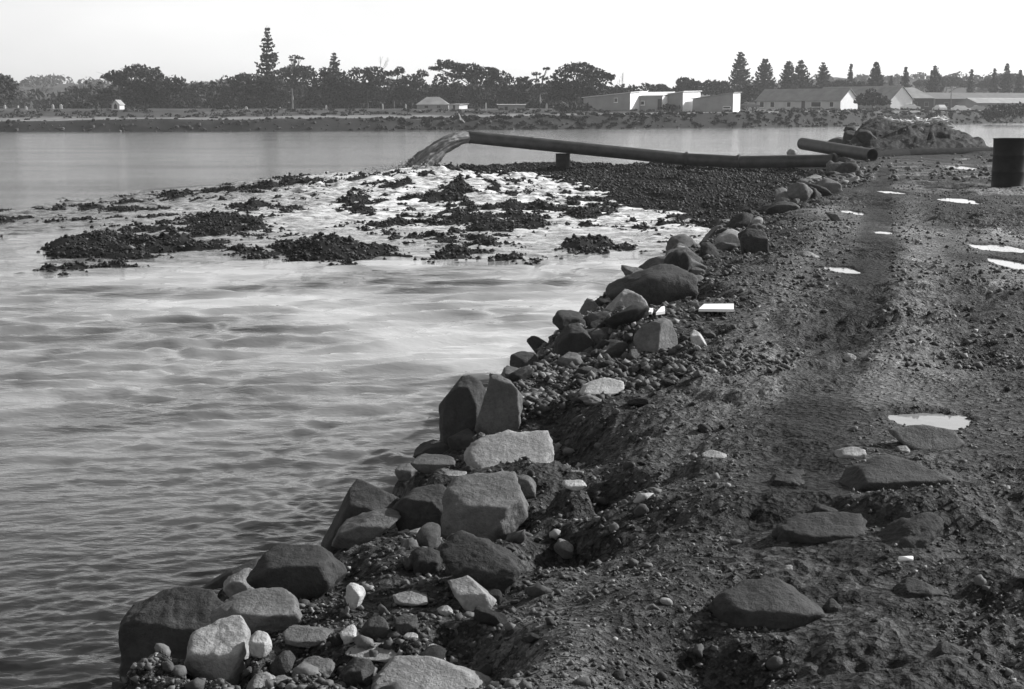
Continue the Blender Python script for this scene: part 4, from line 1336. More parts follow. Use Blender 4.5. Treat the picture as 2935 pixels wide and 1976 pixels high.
def norfolk(label, u, vt, D, hw, seed, vb=None, dens=1.0, lean=0, group='conical pines on the far shore', low=0.15, ragged=0.25):
    rs = R(900 + seed)
    top = at_y(u, vt, D)
    bx = top[0]
    bz = float(land(np.array([bx]), np.array([D]))[0]) - 0.1
    H = top[2] - bz
    W = hw / F * D
    e = empty('norfolk_pine', (bx, D, bz), label, 'tree', group)
    MB().tube([(0, 0, -0.2), (0.01 * H * rs.randn(), 0, H * .5), (0, 0, H)], [0.02 * H, 0.013 * H, 0.02], 7).build('trunk', M_BARK, e, True)
    C, S = [], []
    nw = int(15 + H * 0.35)
    for i in range(nw):
        t = low + (0.985 - low) * (i + 0.3 * rs.rand()) / nw
        rad = W * (1 - t) ** 0.72 * (1 / (1 - low) ** 0.72)
        nb = 7 if t < 0.85 else 5
        ph = rs.rand() * 6.28
        for j in range(nb):
            L = rad * rs.uniform(1 - ragged * 1.6, 1 + ragged * 0.6)
            if rs.rand() < 0.10: L *= 0.45
            a = ph + 6.28 * j / nb + rs.randn() * 0.15
            k = max(4, int(L * 7 * dens))
            q = (np.arange(k) + rs.rand(k)) / k
            q = 0.08 + 0.92 * q
            r = L * q
            zz = t * H - 0.10 * L * np.sin(q * 3.14) + 0.22 * L * q ** 2.5 + rs.randn(k) * 0.06
            sp = 0.16 * L * (1 - q) + 0.10
            C.append(np.stack([np.cos(a) * r + rs.randn(k) * sp, np.sin(a) * r + rs.randn(k) * sp, zz], 1))
            S.append(rs.uniform(0.7, 1.3, k))
    C, S = np.concatenate(C), np.concatenate(S)
    V, Fa, Sh = leaves(C, None, rs, 0.035 * H ** 0.5 + 0.24, S)
    V[:, 2] = V[:, 2] * 1.0
    link('crown', make_mesh('crown', V, Fa, M_LEAF['n'], False, {'shade': Sh}), e)
    return e


def bare_tree(label, u, vt, vb, hw, D, seed, depth=5, spread=0.5, cat='tree', group='trees on the far shore', thin=0.012, mat=None):
    rs = R(seed)
    top = at_y(u, vt, D)
    bz = float(land(np.array([top[0]]), np.array([D]))[0]) - 0.1
    H = top[2] - bz
    e = empty('bare_tree', (top[0], D, bz), label, cat, group)
    mb, tw = MB(), MB()
    Wm = hw / F * D

    def grow(p, d, L, r, k):
        q = p + d * L
        (mb if k > 2 else tw).tube([p, (p + q) / 2 + rs.randn(3) * L * 0.05, q], [r, r * .85, r * .7], 5 if k > 1 else 3, False)
        if k == 0: return
        for _ in range(3 if k < 3 else 2 + (rs.rand() < .5)):
            nd = d + rs.randn(3) * spread
            nd[2] = abs(nd[2]) * 0.8 + 0.25
            nd /= np.linalg.norm(nd)
            grow(q, nd, L * rs.uniform(.55, .8), r * .62, k - 1)
    grow(np.array([0, 0, 0.0]), np.array([0, 0, 1.0]), H * 0.42, H * thin * 1.6, depth)
    V = np.array(mb.v + tw.v)
    zs = H / V[:, 2].max()
    xs = Wm / max(np.abs(V[:, 0]).max(), 1e-3)
    for m_ in (mb, tw): m_.v = [(a * xs, b * xs, c * zs) for a, b, c in m_.v]
    mb.build('trunk', M_BARK, e, True)
    tag(tw.build('twigs', M_BARK, e, False), kind='stuff')
    return e


G_ = 'trees on the far shore'
T = [
    # name, label, D, mat, blobs, extra
    ('cypress_tree', 'dark rounded cypress cut off by the left edge of the picture', 262, 'd', [(-10, 262, 58, 44), (10, 245, 40, 30), (-30, 240, 45, 35)]),
    ('cypress_tree', 'big spreading dark cypress with gaps in its left side, standing alone at left', 268, 'd',
     [(400, 232, 62, 34), (455, 262, 62, 44), (395, 270, 50, 38), (390, 205, 38, 19), (345, 214, 38, 10), (310, 222, 22, 8), (350, 240, 28, 12), (330, 228, 24, 7), (305, 262, 24, 7), (298, 280, 26, 8), (480, 290, 45, 26), (500, 245, 34, 28), (430, 215, 40, 22)]),
    ('round_bush', 'dark dome-shaped bush left of the small white hut', 250, 'd', [(250, 312, 42, 22), (228, 320, 26, 14)]),
    ('round_bush', 'low dark bush right of the small white hut', 246, 'd', [(383, 324, 24, 11), (405, 328, 18, 8)]),
    ('round_bush', 'dark bush on the grass below the trees left of the tall pine', 248, 'd', [(655, 315, 32, 17), (680, 322, 22, 10)]),
    ('broad_tree', 'greyish tree clump right of the big spreading cypress', 300, 'm', [(545, 275, 38, 32), (565, 258, 28, 18), (520, 290, 28, 22)]),
    ('broad_tree', 'low greyish tree with rounded top below the white gable', 310, 'm', [(610, 280, 40, 28), (590, 262, 24, 18), (640, 265, 25, 20)]),
    ('broad_tree', 'round-topped tree just left of the tallest pine', 300, 'm', [(655, 248, 35, 28), (690, 240, 32, 28), (700, 222, 24, 11), (670, 285, 45, 28)]),
    ('cypress_tree', 'dense dark tree mass under the tallest pine', 285, 'd', [(740, 248, 42, 34), (790, 262, 44, 44), (730, 285, 40, 30), (770, 235, 40, 22), (760, 300, 60, 18)]),
    ('broad_tree', 'greyish broad tree with domed top right of the tallest pine', 300, 'm', [(850, 225, 52, 36), (830, 210, 30, 18), (875, 210, 34, 20), (850, 265, 48, 32)]),
    ('cypress_tree', 'dark tree with a flat top below the small second pine', 285, 'd', [(935, 240, 44, 34), (960, 228, 44, 24), (920, 275, 46, 36), (975, 275, 42, 36), (930, 205, 16, 12)]),
    ('cypress_tree', 'dark domed tree below the feathery bare crown', 285, 'd', [(1040, 235, 54, 40), (1075, 215, 34, 24), (1025, 270, 54, 34), (1085, 262, 46, 38)]),
    ('broad_tree', 'open-crowned tree with sky gaps right of the feathery bare crown', 292, 'd', [(1120, 212, 20, 9), (1145, 204, 16, 11), (1110, 235, 24, 10), (1140, 240, 26, 12), (1125, 268, 40, 24)]),
    ('cypress_tree', 'low dark tree with a ball-shaped tuft at its right end', 290, 'd', [(1180, 232, 34, 18), (1210, 212, 17, 12), (1190, 262, 42, 26), (1160, 272, 40, 24)]),
    ('cypress_tree', 'layered flat-topped cypress reaching out over the hip-roofed house', 290, 'd', [(1275, 182, 28, 9), (1300, 190, 38, 10), (1250, 197, 22, 6), (1345, 196, 38, 13), (1400, 205, 34, 11), (1330, 215, 46, 14), (1385, 225, 52, 20), (1420, 245, 36, 28), (1440, 222, 26, 16)]),
    ('broad_tree', 'dark round tree behind the hip-roofed house', 300, 'd', [(1280, 250, 42, 40), (1260, 280, 40, 24), (1320, 270, 36, 30)]),
    ('cypress_tree', 'dark shrubby tree right of the hip-roofed house', 280, 'd', [(1370, 278, 34, 24), (1350, 262, 24, 18), (1400, 285, 30, 20)]),
    ('broad_tree', 'dark tree clump left of the sparse open tree', 285, 'd', [(1475, 255, 44, 34), (1450, 280, 40, 24), (1500, 240, 26, 20), (1520, 285, 36, 20)]),
    ('cypress_tree', 'great domed dark cypress with a flat shelf on its right', 275, 'd', [(1640, 232, 62, 42), (1662, 196, 42, 17), (1620, 262, 48, 36), (1690, 252, 46, 42), (1718, 218, 40, 12), (1745, 225, 18, 7), (1700, 206, 30, 10), (1590, 275, 22, 22), (1722, 245, 14, 5)]),
    ('cypress_tree', 'small dark flat-domed tree above the long sheds', 300, 'd', [(1765, 258, 30, 11), (1748, 265, 22, 10), (1790, 264, 16, 7)]),
    ('round_bush', 'wide dark bush in front of the left end of the sheds', 248, 'm', [(1640, 305, 46, 13), (1670, 308, 28, 11), (1605, 310, 22, 9)]),
    ('round_bush', 'dark scrubby bush between the flat-roofed sheds', 262, 'd', [(1915, 309, 28, 8), (1940, 307, 14, 6)]),
    ('broad_tree', 'small round greyish tree above the flat-roofed shed', 340, 'm', [(1870, 254, 14, 8), (1895, 252, 18, 9), (1905, 262, 26, 8)]),
    ('broad_tree', 'greyish tree with ragged top left of the first of the right-hand pines', 350, 'm', [(1965, 238, 26, 14), (1990, 245, 26, 12), (1960, 258, 34, 12)]),
    ('broad_tree', 'low greyish tree line between the ragged tree and the first right-hand pine', 360, 'm', [(2040, 245, 26, 14), (2070, 248, 24, 14), (2025, 262, 34, 12), (2080, 265, 30, 14)]),
    ('conifer_bush', 'dark spreading conifer in front of the large-roofed building', 296, 'd', [(2500, 285, 48, 18), (2480, 292, 32, 12), (2525, 293, 30, 12), (2498, 268, 20, 12)]),
    ('broad_tree', 'dark low tree behind the white-ended shed and cottage', 340, 'd', [(2150, 268, 28, 24), (2135, 290, 22, 20)]),
    ('round_bush', 'big dark bush on the bank at the right edge', 285, 'd', [(2860, 322, 40, 22), (2905, 318, 42, 20), (2838, 335, 22, 14), (2940, 320, 30, 20)]),
    ('broad_tree', 'greyish low trees behind the cottage roof', 420, 'm', [(2420, 240, 36, 8), (2390, 244, 28, 8), (2460, 243, 26, 7)]),
    ('broad_tree', 'pale treetops around the house on the right-hand hill', 520, 'm', [(2650, 240, 30, 10), (2720, 236, 44, 14), (2690, 232, 24, 8), (2770, 243, 26, 9)]),
    ('broad_tree', 'greyish scrub crowning the hill at the far right', 520, 'm', [(2850, 236, 36, 12), (2900, 228, 40, 14), (2935, 232, 30, 14), (2820, 245, 26, 8)]),
]
for i, t in enumerate(T):
    nm, lab, D, m, bl = t
    bush = 'bush' in nm
    tree(nm, lab, D, bl, m, dens=15 if not bush else 14, leaf=0.34 if D < 330 else 0.5, seed=i, cat='bush' if bush else 'tree',
         group='bushes on the far shore' if bush else G_)

# sparse open tree and others with few leaves
tree('sparse_tree', 'thin open tree with the sky showing through, left of the great domed cypress', 282,
     [(1537, 212, 13, 4), (1560, 225, 14, 6), (1530, 232, 16, 5), (1572, 240, 10, 6), (1548, 248, 20, 7), (1567, 197, 9, 2), (1540, 268, 20, 12)], 'm', 5, 0.33, seed=60)
bare_tree('feathery bare crown rising behind the dark domed tree', 1085, 160, 300, 30, 300, 5, 6, 0.45)
bare_tree('slender bare poplar right of the great domed cypress', 1787, 206, 300, 9, 300, 6, 5, 0.22)
bare_tree('thin bare poplar between the slender poplar and the great domed cypress', 1775, 226, 300, 6, 302, 7, 4, 0.2)
tree('umbrella_tree', 'thin-stemmed umbrella-shaped tree between the two left-hand pines', 305, [(846, 164, 18, 5), (858, 168, 13, 4), (836, 172, 8, 3), (845, 178, 6, 3)], 'm', 4, 0.3, seed=61, trunk=842)

NP = [(765, 72, 290, 31, 'tallest ragged pine, standing above the trees on the left', 0.34, .62), (957, 148, 320, 22, 'smaller second pine on the left, behind the flat-topped dark tree', 0.3, .7),
      (2123, 143, 400, 34, 'first and tallest pine of the right-hand row, behind the white-ended shed', .3, 1), (2193, 164, 395, 32, 'dense second pine of the right-hand row, above the left end of the cottage', .1, 1.2),
      (2262, 170, 398, 28, 'third pine of the right-hand row, left one of a close pair above the cottage', .2, 1.1), (2297, 167, 402, 30, 'fourth pine of the right-hand row, right one of a close pair above the cottage', .2, 1.1),
      (2360, 176, 405, 27, 'fifth pine of the right-hand row, above the right half of the cottage roof', .3, 1), (2440, 178, 420, 12, 'very slim sixth pine of the right-hand row', .3, .9),
      (2512, 173, 400, 24, 'neat dense cone-shaped pine above the large-roofed building', .08, 1.3), (2597, 188, 420, 16, 'slim pine right of the neat cone-shaped pine', .25, 1),
      (2680, 185, 430, 24, 'dark pine left of the utility pole', .25, 1), (2785, 196, 440, 12, 'slim pine right of the utility pole', .25, .9),
      (2852, 193, 450, 13, 'left one of the three pines at the far right', .25, 1), (2888, 178, 455, 17, 'tallest, middle one of the three pines at the far right', .2, 1), (2925, 197, 450, 14, 'right one of the three pines at the far right', .25, 1),
      (2555, 215, 440, 7, 'tiny spindly pine between the cone-shaped pine and the slim pine', .3, .8)]
for i, (u, vt, D, hw, lab, rg, de) in enumerate(NP):
    norfolk(lab, u, vt, D, hw * 1.5, i, dens=de * 1.5, ragged=rg)

# scrub on the far hills and along the bank top (masses)
def scrub(name, label, x0, x1, n, yfun, size, mat, seed, leafs, lsize):
    rs = R(seed)
    x = rs.uniform(x0, x1, n); y = yfun(x, rs)
    r = size * rs.uniform(0.4, 1.3, n)
    z = land(x, y)
    P, S = [], []
    for i in range(n):
        d = rs.randn(leafs, 3); d /= np.linalg.norm(d, axis=1)[:, None]; d[:, 2] = np.abs(d[:, 2])
        P.append(d * r[i] * np.array([1.5, 1, 0.8]) * (1 - .3 * rs.rand(leafs, 1)) + [x[i], y[i], z[i]])
        S.append(rs.uniform(.6, 1.4, leafs) * rs.uniform(.7, 1.3))
    P, S = np.concatenate(P), np.concatenate(S)
    V, Fa, Sh = leaves(P, None, rs, lsize, S)
    tag(link(name, make_mesh(name, V, Fa, M_LEAF[mat], False, {'shade': Sh})), label, 'scrub', kind='stuff')


scrub('hill_scrub', 'grey scrub covering the distant hills', -420, -60, 420, lambda x, r: r.uniform(330, 800, len(x)), 5.5, 'm', 71, 60, 1.0)
scrub('ridge_scrub', 'distant scrub on the low ridge behind the right-hand pines', 90, 420, 360, lambda x, r: np.interp(x, SX, SY) + r.uniform(150, 460, len(x)), 3.6, 'm', 73, 50, 0.9)
scrub('bank_weeds', 'dark weeds growing along the bank of the far shore', -20, 140, 700, lambda x, r: np.interp(x, SX, SY) + r.uniform(-0.5, 5.0, len(x)), 0.36, 'd', 75, 36, 0.22)
scrub('shore_tussocks', 'rough grass tussocks on the shore flat', -100, 140, 500, lambda x, r: np.interp(x, SX, SY) + r.uniform(16, 40, len(x)), 0.5, 'l', 77, 24, 0.22)
scrub('tree_belt', 'unbroken belt of dark trees behind the single trees on the left', -95, 30, 300, lambda x, r: r.uniform(305, 340, len(x)), 6.0, 'd', 79, 120, 0.6)

# ------------------------------------------------------------------ far buildings
def house(name, label, A, B, depth, wall_h, roof, mats, openings=(), cat='building', ridge=1.6, over=0.25, ends=None, group=None, sag=0.0, chim=()):
    """A, B: (u, D) of the front left / right ground corners; roof: gable | skillion | hip"""
    pa, pb = at_y(A[0], 300, A[1]), at_y(B[0], 300, B[1])
    z0 = float(np.mean(land(np.array([pa[0], pb[0]]), np.array([A[1], B[1]])))) - 0.1
    ax = pb - pa; ax[2] = 0
    L = float(np.linalg.norm(ax)); ang = math.atan2(ax[1], ax[0])
    e = empty(name, (pa[0], pa[1], z0), label, cat, group)
    e.rotation_euler = (0, 0, ang)
    wall, endm, roofm = mats
    H0, H1 = wall_h if hasattr(wall_h, '__len__') else (wall_h, wall_h)
    d = depth
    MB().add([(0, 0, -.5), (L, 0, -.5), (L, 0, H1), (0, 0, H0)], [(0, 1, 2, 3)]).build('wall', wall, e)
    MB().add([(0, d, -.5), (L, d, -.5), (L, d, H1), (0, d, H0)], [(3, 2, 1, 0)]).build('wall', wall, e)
    for side, x, h in (('l', 0, H0), ('r', L, H1)):
        V = [(x, 0, -.5), (x, d, -.5), (x, d, h)]
        if roof == 'gable': V.append((x, d / 2, h + ridge))
        V.append((x, 0, h))
        mb = MB().add(V, [tuple(range(len(V)))] if side == 'r' else [tuple(range(len(V)))[::-1]])
        o = mb.build('end_wall', endm, e)
    t = 0.10
    def slab(q):
        q = [np.array(p, float) for p in q]
        n = np.cross(q[1] - q[0], q[3] - q[0]); n /= np.linalg.norm(n)
        if n[2] < 0: n = -n
        lo, hi = [p + n * 0.02 for p in q], [p + n * (0.02 + t) for p in q]
        return MB().add(lo + hi, [(0, 1, 2, 3), (7, 6, 5, 4), (0, 4, 5, 1), (1, 5, 6, 2), (2, 6, 7, 3), (3, 7, 4, 0)])
    o_ = over
    if roof == 'gable':
        k = ridge / (d / 2)
        slab([(-o_, -o_, H0 - o_ * k), (L + o_, -o_, H1 - o_ * k), (L + o_, d / 2, H1 + ridge), (-o_, d / 2, H0 + ridge)]).build('roof', roofm, e)
        slab([(-o_, d / 2, H0 + ridge), (L + o_, d / 2, H1 + ridge), (L + o_, d + o_, H1 - o_ * k), (-o_, d + o_, H0 - o_ * k)]).build('roof', roofm, e)
        MB().tube([(-o_, d / 2, H0 + ridge + t), (L + o_, d / 2, H1 + ridge + t)], 0.09, 6).build('ridge_cap', roofm, e)
    elif roof == 'skillion':
        slab([(-o_, -o_, H0), (L + o_, -o_, H1), (L + o_, d + o_, H1 + ridge), (-o_, d + o_, H0 + ridge)]).build('roof', roofm, e)
    elif roof == 'hip':
        g = min(d / 2, L * 0.3)
        zt = H0 + ridge
        V = [(-o_, -o_, H0), (L + o_, -o_, H0), (L + o_, d + o_, H0), (-o_, d + o_, H0), (g, d / 2, zt), (L - g, d / 2, zt)]
        MB().add(V, [(0, 1, 5, 4), (1, 2, 5), (2, 3, 4, 5), (3, 0, 4), (3, 2, 1, 0)]).build('roof', roofm, e)
    for (kind, f, zc, w, h) in openings:
        x = f * L
        if kind == 'window':
            o = MB().box(x - w / 2 - .08, x + w / 2 + .08, -0.06, 0.04, zc - h / 2 - .08, zc + h / 2 + .08).build('window', endm, e)
            MB().box(x - w / 2, x + w / 2, -0.075, -0.03, zc - h / 2, zc + h / 2).build('pane', M_GLASS, o)
            MB().box(x - w / 2 - .15, x + w / 2 + .15, -0.14, -0.062, zc - h / 2 - .16, zc - h / 2 - .082).build('sill', endm, o)
        elif kind == 'door':
            MB().box(x - w / 2, x + w / 2, -0.07, 0.03, zc - h / 2, zc + h / 2).build('door', M_DARK, e)
    for f in chim:
        MB().box(f * L - .3, f * L + .3, d / 2 - .3, d / 2 + .3, H0 + ridge - .3, H0 + ridge + .8).build('chimney', M_GREYWALL, e)
    return e


house('shed', 'long grey skillion shed with one small window, leftmost of the sheds', (1672, 262), (1806, 258), 8, (2.3, 3.2), 'skillion', (M_GREYWALL, M_WHITE, M_WHITE), [('window', .70, 1.9, .55, .65)], ridge=0.25)  # sheds, cottage: ends whiter for sun, fronts darker for shade, put into the paint
house('shed', 'low grey shed with window and dark doorway, right of the leftmost shed', (1808, 263), (1898, 260), 5, (2.7, 2.75), 'skillion', (M_GREYWALL, M_WHITE, M_WHITE), [('window', .38, 1.5, .6, .6), ('door', .92, 1.2, .7, 2.0)], ridge=0.7)
house('shed', 'narrow grey shed with a tall broad white end wall', (1903, 262.5), (1957, 260.5), 7.5, (3.1, 3.6), 'skillion', (M_GREYWALL, M_WHITE, M_WHITE), [], ridge=0.15)
house('shed', 'long grey shed with a narrow tall white end wall, right of the broad white end', (1985, 262), (2101, 258), 3.4, (2.4, 3.5), 'skillion', (M_GREYWALL, M_WHITE, M_ROOF), [('window', .85, 0.9, 1.3, .3)], ridge=0.1)
house('cottage', 'long single-storey cottage with ribbed iron roof and white gable end', (2168, 322), (2409, 306), 6.5, 2.1, 'gable', (M_WALL2, M_WHITE, M_ROOF),
      [('window', .07, 1.2, 1.0, 1.1), ('window', .20, 1.2, 1.0, 1.1), ('window', .40, 1.2, .9, 1.0), ('door', .57, 1.0, .9, 2.0), ('window', .72, 1.2, 2.4, 1.0), ('window', .90, 1.2, .9, 1.0)], ridge=2.35, over=.3)
house('large_roofed_building', 'long building with a big pale gabled roof behind the cottage', (2330, 352), (2552, 330), 7, 2.3, 'gable', (M_GREYWALL, M_WHITE, M_ROOF), [('window', .8, 1.2, 1, 1)], ridge=3.0, over=.3)
house('large_roofed_building', 'wide building with grey roof and deep shadowed front, right of the dark conifer', (2570, 345), (2676, 347), 9, 2.7, 'hip', (M_DARK, M_GREYWALL, M_ROOF), [('window', .2, 1.3, 1, .9), ('window', .5, 1.3, 1, .9), ('window', .8, 1.3, 1, .9)], ridge=2.6)  # walls coloured dark to stand for the shade under the veranda
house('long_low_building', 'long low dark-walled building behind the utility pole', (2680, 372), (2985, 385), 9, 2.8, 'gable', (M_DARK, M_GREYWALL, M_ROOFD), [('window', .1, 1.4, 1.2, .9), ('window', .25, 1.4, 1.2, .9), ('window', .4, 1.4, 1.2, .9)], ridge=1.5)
house('long_low_building', 'low pale-roofed building in front at the far right', (2800, 350), (2990, 362), 6, 1.9, 'gable', (M_WOOD, M_GREYWALL, M_ROOF), [('window', .3, 1.0, 1.1, .8)], ridge=1.1)
house('hip_roofed_house', 'small house with a pale hip roof below the layered cypress', (1195, 262), (1284, 262), 5, 0.9, 'hip', (M_GREYWALL, M_GREYWALL, M_ROOF), [('window', .3, .5, .6, .4), ('window', .7, .5, .6, .4)], ridge=1.4)
house('annex', 'little low annex at the right end of the hip-roofed house', (1287, 262), (1316, 261), 3, .9, 'skillion', (M_WALL2, M_WALL2, M_ROOF), [('door', .5, .45, .4, .8)], ridge=0.15)
house('low_shed', 'long low pale shed on the grass left of the sparse open tree', (1428, 252), (1504, 252), 2.5, 0.95, 'skillion', (M_GREYWALL, M_WHITE, M_ROOF), [('door', .3, .4, .5, .7)], ridge=0.15)
q = at_y(331, 300, 240)
zg = float(land(np.array([q[0]]), np.array([240.0]))[0])
hut = empty('white_hut', (q[0], 240, zg), 'tiny pale gabled hut with a dark opening under the big spreading cypress', 'hut')
hut.rotation_euler = (0, 0, -0.25)
for (n, y) in (('front_wall', 0), ('rear_wall', 1.6)):
    MB().add([(-.72, y, -.3), (.72, y, -.3), (.72, y, .85), (0, y, 1.55), (-.72, y, .85)], [(0, 1, 2, 3, 4)]).build(n, M_WALL2, hut)
for sgn in (-1, 1):
    MB().add([(sgn * .72, 0, -.3), (sgn * .72, 1.6, -.3), (sgn * .72, 1.6, .85), (sgn * .72, 0, .85)], [(0, 1, 2, 3)]).build('side_wall', M_WALL2, hut)
    MB().add([(0, -.12, 1.6), (sgn * .85, -.12, .78), (sgn * .85, 1.72, .78), (0, 1.72, 1.6), (0, -.12, 1.66), (sgn * .85, -.12, .84), (sgn * .85, 1.72, .84), (0, 1.72, 1.66)],
             [(0, 1, 2, 3), (7, 6, 5, 4), (0, 4, 5, 1), (1, 5, 6, 2), (2, 6, 7, 3)]).build('roof', M_ROOF, hut)
MB().add([(-.28, -.03, .15), (.28, -.03, .15), (.28, -.03, .75), (0, -.03, 1.1), (-.28, -.03, .75)], [(0, 1, 2, 3, 4)]).build('door', M_DARK, hut)
house('hill_house', 'pale house with a broad roof on the hill at the right', (2700, 470), (2752, 468), 7, 3.0, 'gable', (M_GREYWALL, M_WALL2, M_ROOF), [('window', .3, 1.4, 1.2, 1), ('window', .7, 1.4, 1.2, 1)], ridge=2.2)
house('gabled_house', 'white gable showing among the trees left of the tallest pine', (600, 320), (618, 318), 3, 4.3, 'gable', (M_WHITE, M_WHITE, M_ROOF), [('window', .5, 3, .5, .6)], ridge=1.0)

# utility pole
pb_ = at_y(2725, 300, 335)
zg = float(land(np.array([pb_[0]]), np.array([335.0]))[0])
ep = empty('utility_pole', (pb_[0], 335, zg - .1), 'tall thin utility pole with a crossarm in front of the low buildings', 'pole')
MB().tube([(0, 0, -.3), (0, 0, 5.6)], [.16, .11], 8).build('pole', M_WOOD, ep, True)
MB().box(-1.0, 1.0, -.06, .06, 5.0, 5.15).build('crossarm', M_WOOD, ep)
for x in (-.85, -.45, .45, .85): MB().tube([(x, 0, 5.15), (x, 0, 5.35)], .05, 6).build('insulator', M_WHITE, ep)
pw = at_y(838, 300, 262)
ew = empty('pale_post', (pw[0], 262, float(land(np.array([pw[0]]), np.array([262.0]))[0]) - .2), 'tall pale dead trunk standing before the dark trees right of the tallest pine', 'post')
MB().tube([(0, 0, 0), (.05, 0, 2), (0, 0, 3.9)], [.24, .2, .12], 8).build('post_shaft', M_ROOF, ew, True)

# ------------------------------------------------------------------ parked cars
def car(loc, rz, body, label):
    e = empty('parked_car', loc, label, 'car', 'cars parked by the low buildings')
    e.rotation_euler = (0, 0, rz)
    prof = [(-2.05, .35), (2.05, .35), (2.1, .62), (1.95, .82), (1.05, .92), (.55, 1.36), (.3, 1.42), (-.85, 1.42), (-1.1, 1.36), (-1.5, .95), (-2.0, .88), (-2.1, .6)]
    n = len(prof)
    V = []
    for y, k in ((-.8, 1), (.8, 1)):
        for (x, z) in prof: V.append((x, y * (0.86 if z > 1.0 else 1.0), z))
    MB().add(V, [tuple(range(n)), tuple(range(2 * n - 1, n - 1, -1))] + [(i, i + n, (i + 1) % n + n, (i + 1) % n) for i in range(n)]).build('body', body, e)
    for y in (-.80, .80):
        s = 1 if y > 0 else -1
        w = MB().add([(.85, y * .9 + s * .04, .97), (.48, y * .865 + s * .02, 1.33), (-.15, y * .865 + s * .02, 1.35), (-.15, y * .9 + s * .04, .97)], [(0, 1, 2, 3)]).build('side_window', M_GLASS, e)
        w = MB().add([(-.25, y * .9 + s * .04, .97), (-.25, y * .865 + s * .02, 1.35), (-.95, y * .865 + s * .02, 1.33), (-1.3, y * .9 + s * .04, .97)], [(0, 1, 2, 3)]).build('side_window', M_GLASS, e)
        for x in (-1.25, 1.3):
            wh = MB().tube([(x, y * .82, .32), (x, y * 1.02, .32)], .32, 14).build('wheel', M_DARK, e)
            MB().tube([(x, y * 1.0, .32), (x, y * 1.035, .32)], .17, 10).build('rim', M_ROOF, wh)
        for x in (2.04,): MB().box(x - .03, x + .06, y * .7 - .12, y * .7 + .12, .6, .76).build('headlight', M_GLASS, e)
    MB().add([(1.08, -.68, .95), (1.08, .68, .95), (.6, .6, 1.34), (.6, -.6, 1.34)], [(0, 1, 2, 3)]).build('windscreen', M_GLASS, e)
    return e


M_CARW, M_CARG, M_CARD = plain('white_car_paint', .75, .3, .02), plain('grey_car_paint', .3, .3, .02), plain('dark_car_paint', .08, .3, .02)
for (u, D, rz, m, lab) in ((2610, 318, 0.3, M_CARW, 'pale rounded car parked left, nearest the white gable end'), (2694, 316, 1.7, M_CARW, 'small white car seen end-on left of the utility pole'),
                           (2755, 322, 0.2, M_CARW, 'light car parked just right of the utility pole'), (2808, 324, 0.25, M_CARG, 'greyish car parked at the right, beside the big dark bush'),
                           (2150, 312, 0.5, M_CARD, 'dark car beside the left end of the cottage')):
    q = at_y(u, 300, D)
    car((q[0], D, float(land(np.array([q[0]]), np.array([float(D)]))[0]) + .0), rz, m, lab)

# ------------------------------------------------------------------ small pale markers on the grass at the left
MK = [(14, 305, 5, 7, 250), (52, 306, 4, 6, 250), (75, 318, 6, 9, 238), (152, 316, 6, 12, 240), (175, 316, 7, 13, 240), (935, 307, 5, 10, 245), (1097, 303, 4, 11, 248), (1163, 302, 4, 8, 248),
      (1393, 298, 5, 8, 250), (802, 314, 4, 6, 246), (706, 318, 7, 9, 242), (1567, 300, 6, 8, 250)]
MKL = ['leftmost small pale headstone on the grass, near the left edge', 'small pale headstone second from the left edge', 'low pale headstone on the bank path at left', 'left one of two tall white headstones close together at left',
       'right one of two tall white headstones close together at left', 'white headstone below the dark trees between the two left-hand pines', 'tall slim white headstone below the feathery bare crown', 'slim white headstone left of the hip-roofed house',
       'small white headstone right of the annex', 'small pale headstone right below the tallest pine', 'squat pale headstone left below the tallest pine', 'small pale marker stone left of the wide dark bush by the sheds']
for (u, v, w, h, D), lab in zip(MK, MKL):
    q = at_y(u, v, D)
    z = float(land(np.array([q[0]]), np.array([float(D)]))[0])
    W, Hh = w / F * D / 2, max(h / F * D, q[2] + h / 2 / F * D - z)
    mb = MB()
    prof = [(-W, -.2), (W, -.2), (W, Hh * .7), (W * .6, Hh * .93), (0, Hh), (-W * .6, Hh * .93), (-W, Hh * .7)]
    n = len(prof)
    mb.add([(a, y, b) for y in (-.09, .09) for a, b in prof], [tuple(range(n)), tuple(range(2 * n - 1, n - 1, -1))] + [(i, i + n, (i + 1) % n + n, (i + 1) % n) for i in range(n)])
    tag(mb.build('headstone', M_WALL2, None, False, (q[0], D, z)), lab, 'headstone', 'pale headstones on the far shore')

# ------------------------------------------------------------------ gulls
def gull_mesh(wings=False):
    B, L = 14, []
    # spine from tail to bill: (x, z, rx(width), rz)
    sp = [(-.20, .165, .012, .006), (-.15, .165, .035, .012), (-.09, .165, .05, .035), (-.02, .16, .062, .06), (.05, .165, .06, .062), (.10, .185, .045, .05), (.13, .215, .03, .034), (.15, .245, .03, .032),
          (.175, .255, .026, .026), (.195, .252, .012, .012), (.235, .246, .003, .003)]
    V, Fs = [], []
    for (x, z, a, b) in sp:
        for j in range(B):
            w = 2 * math.pi * j / B
            V.append((x, a * math.cos(w), z + b * math.sin(w)))
    for i in range(len(sp) - 1):
        for j in range(B): Fs.append((i * B + j, i * B + (j + 1) % B, (i + 1) * B + (j + 1) % B, (i + 1) * B + j))
    Fs.append(tuple(range(B))[::-1]); Fs.append(tuple((len(sp) - 1) * B + j for j in range(B)))
    return V, Fs


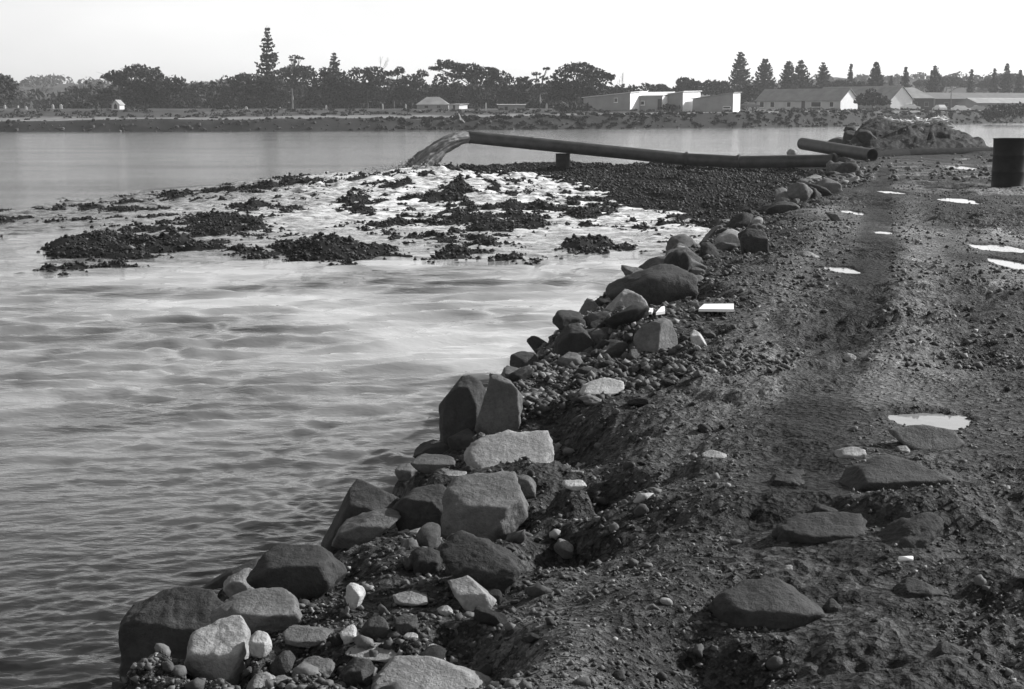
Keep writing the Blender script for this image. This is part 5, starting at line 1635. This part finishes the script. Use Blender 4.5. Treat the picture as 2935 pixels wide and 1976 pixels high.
V, Fs = gull_mesh()
g0 = empty('gull', (0, 0, 0), '', 'gull', '')
MB().add(V, Fs).build('body', M_BIRD, g0, True)
for s in (-1, 1):
    MB().add([(.07, s * .066, .20), (-.05, s * .07, .205), (-.19, s * .03, .17), (-.10, s * .062, .135), (.04, s * .066, .15)], [(0, 1, 2, 3, 4) if s < 0 else (4, 3, 2, 1, 0)]).build('folded_wing', M_BIRDG, g0)
    MB().tube([(.0, s * .025, .12), (.0, s * .025, 0.0)], .006, 5).build('leg', M_DARK, g0)
    MB().box(-.01, .045, s * .025 - .015, s * .025 + .015, 0.0, .006).build('foot', M_DARK, g0)
rs = R(33)
NG = 30
for i in range(NG):
    g = g0 if i == 0 else copy_tree(g0)
    u = 2515 + (2695 - 2515) * (i + rs.uniform(-.35, .35)) / (NG - 1)
    cand = np.arange(71, 84, 0.5)
    cx_ = (u - CU) / F * cand * 1.0133
    y = float(cand[int(np.argmax((height(cx_, cand) - EYE) / cand))]) + rs.uniform(-.4, .1)
    x = float((u - CU) / F * y * 1.0133)
    s = rs.uniform(1.15, 1.5)
    g.location = (x, y, float(height(x, y)[0]))
    g.rotation_euler = (0, 0, rs.uniform(-.6, .6) + (math.pi if rs.rand() < .5 else 0))
    g.scale = (s, s, s)
    tag(g, 'small white gull standing in the row along the top of the mound', 'gull', 'gulls resting on the mound')
fq = at_y(1322, 343, 125)
fg = empty('flying_gull', tuple(fq), 'white gull flying low over the water above the pipe', 'gull')
MB().add([(x, y, z - .17) for x, y, z in V], Fs).build('body', M_BIRD, fg, True)
for s in (-1, 1):
    P = [(.07, s * .05, .0), (.10, s * .25, .11), (.05, s * .52, .15), (-.02, s * .52, .15), (-.03, s * .25, .11), (-.06, s * .05, .0)]
    Q = [(a, b, c + .012) for a, b, c in P]
    MB().add(P + Q, [(0, 1, 4, 5), (1, 2, 3, 4), (11, 10, 7, 6), (10, 9, 8, 7), (0, 6, 7, 1), (1, 7, 8, 2), (2, 8, 9, 3), (3, 9, 10, 4), (4, 10, 11, 5)]).build('wing', M_BIRD, fg)
fg.rotation_euler = (0.75, 0.1, 2.6)
fg.scale = (1.1, 1.1, 1.1)

# ------------------------------------------------------------------ haze
HZ = NT('thin_sea_haze')
HZ.t.nodes.remove(HZ.b)
pv = HZ.n('ShaderNodeVolumePrincipled')
pv.inputs['Color'].default_value = (.9, .9, .9, 1)
pv.inputs['Density'].default_value = 0.0003
HZ.l(pv.outputs[0], HZ.t.nodes['Material Output'].inputs['Volume'])
hz = MB().box(-700, 800, -30, 1800, -2.5, 40).build('haze', HZ.m)
tag(hz, 'thin pale sea haze over the harbour and the far shore', 'haze', kind='stuff')
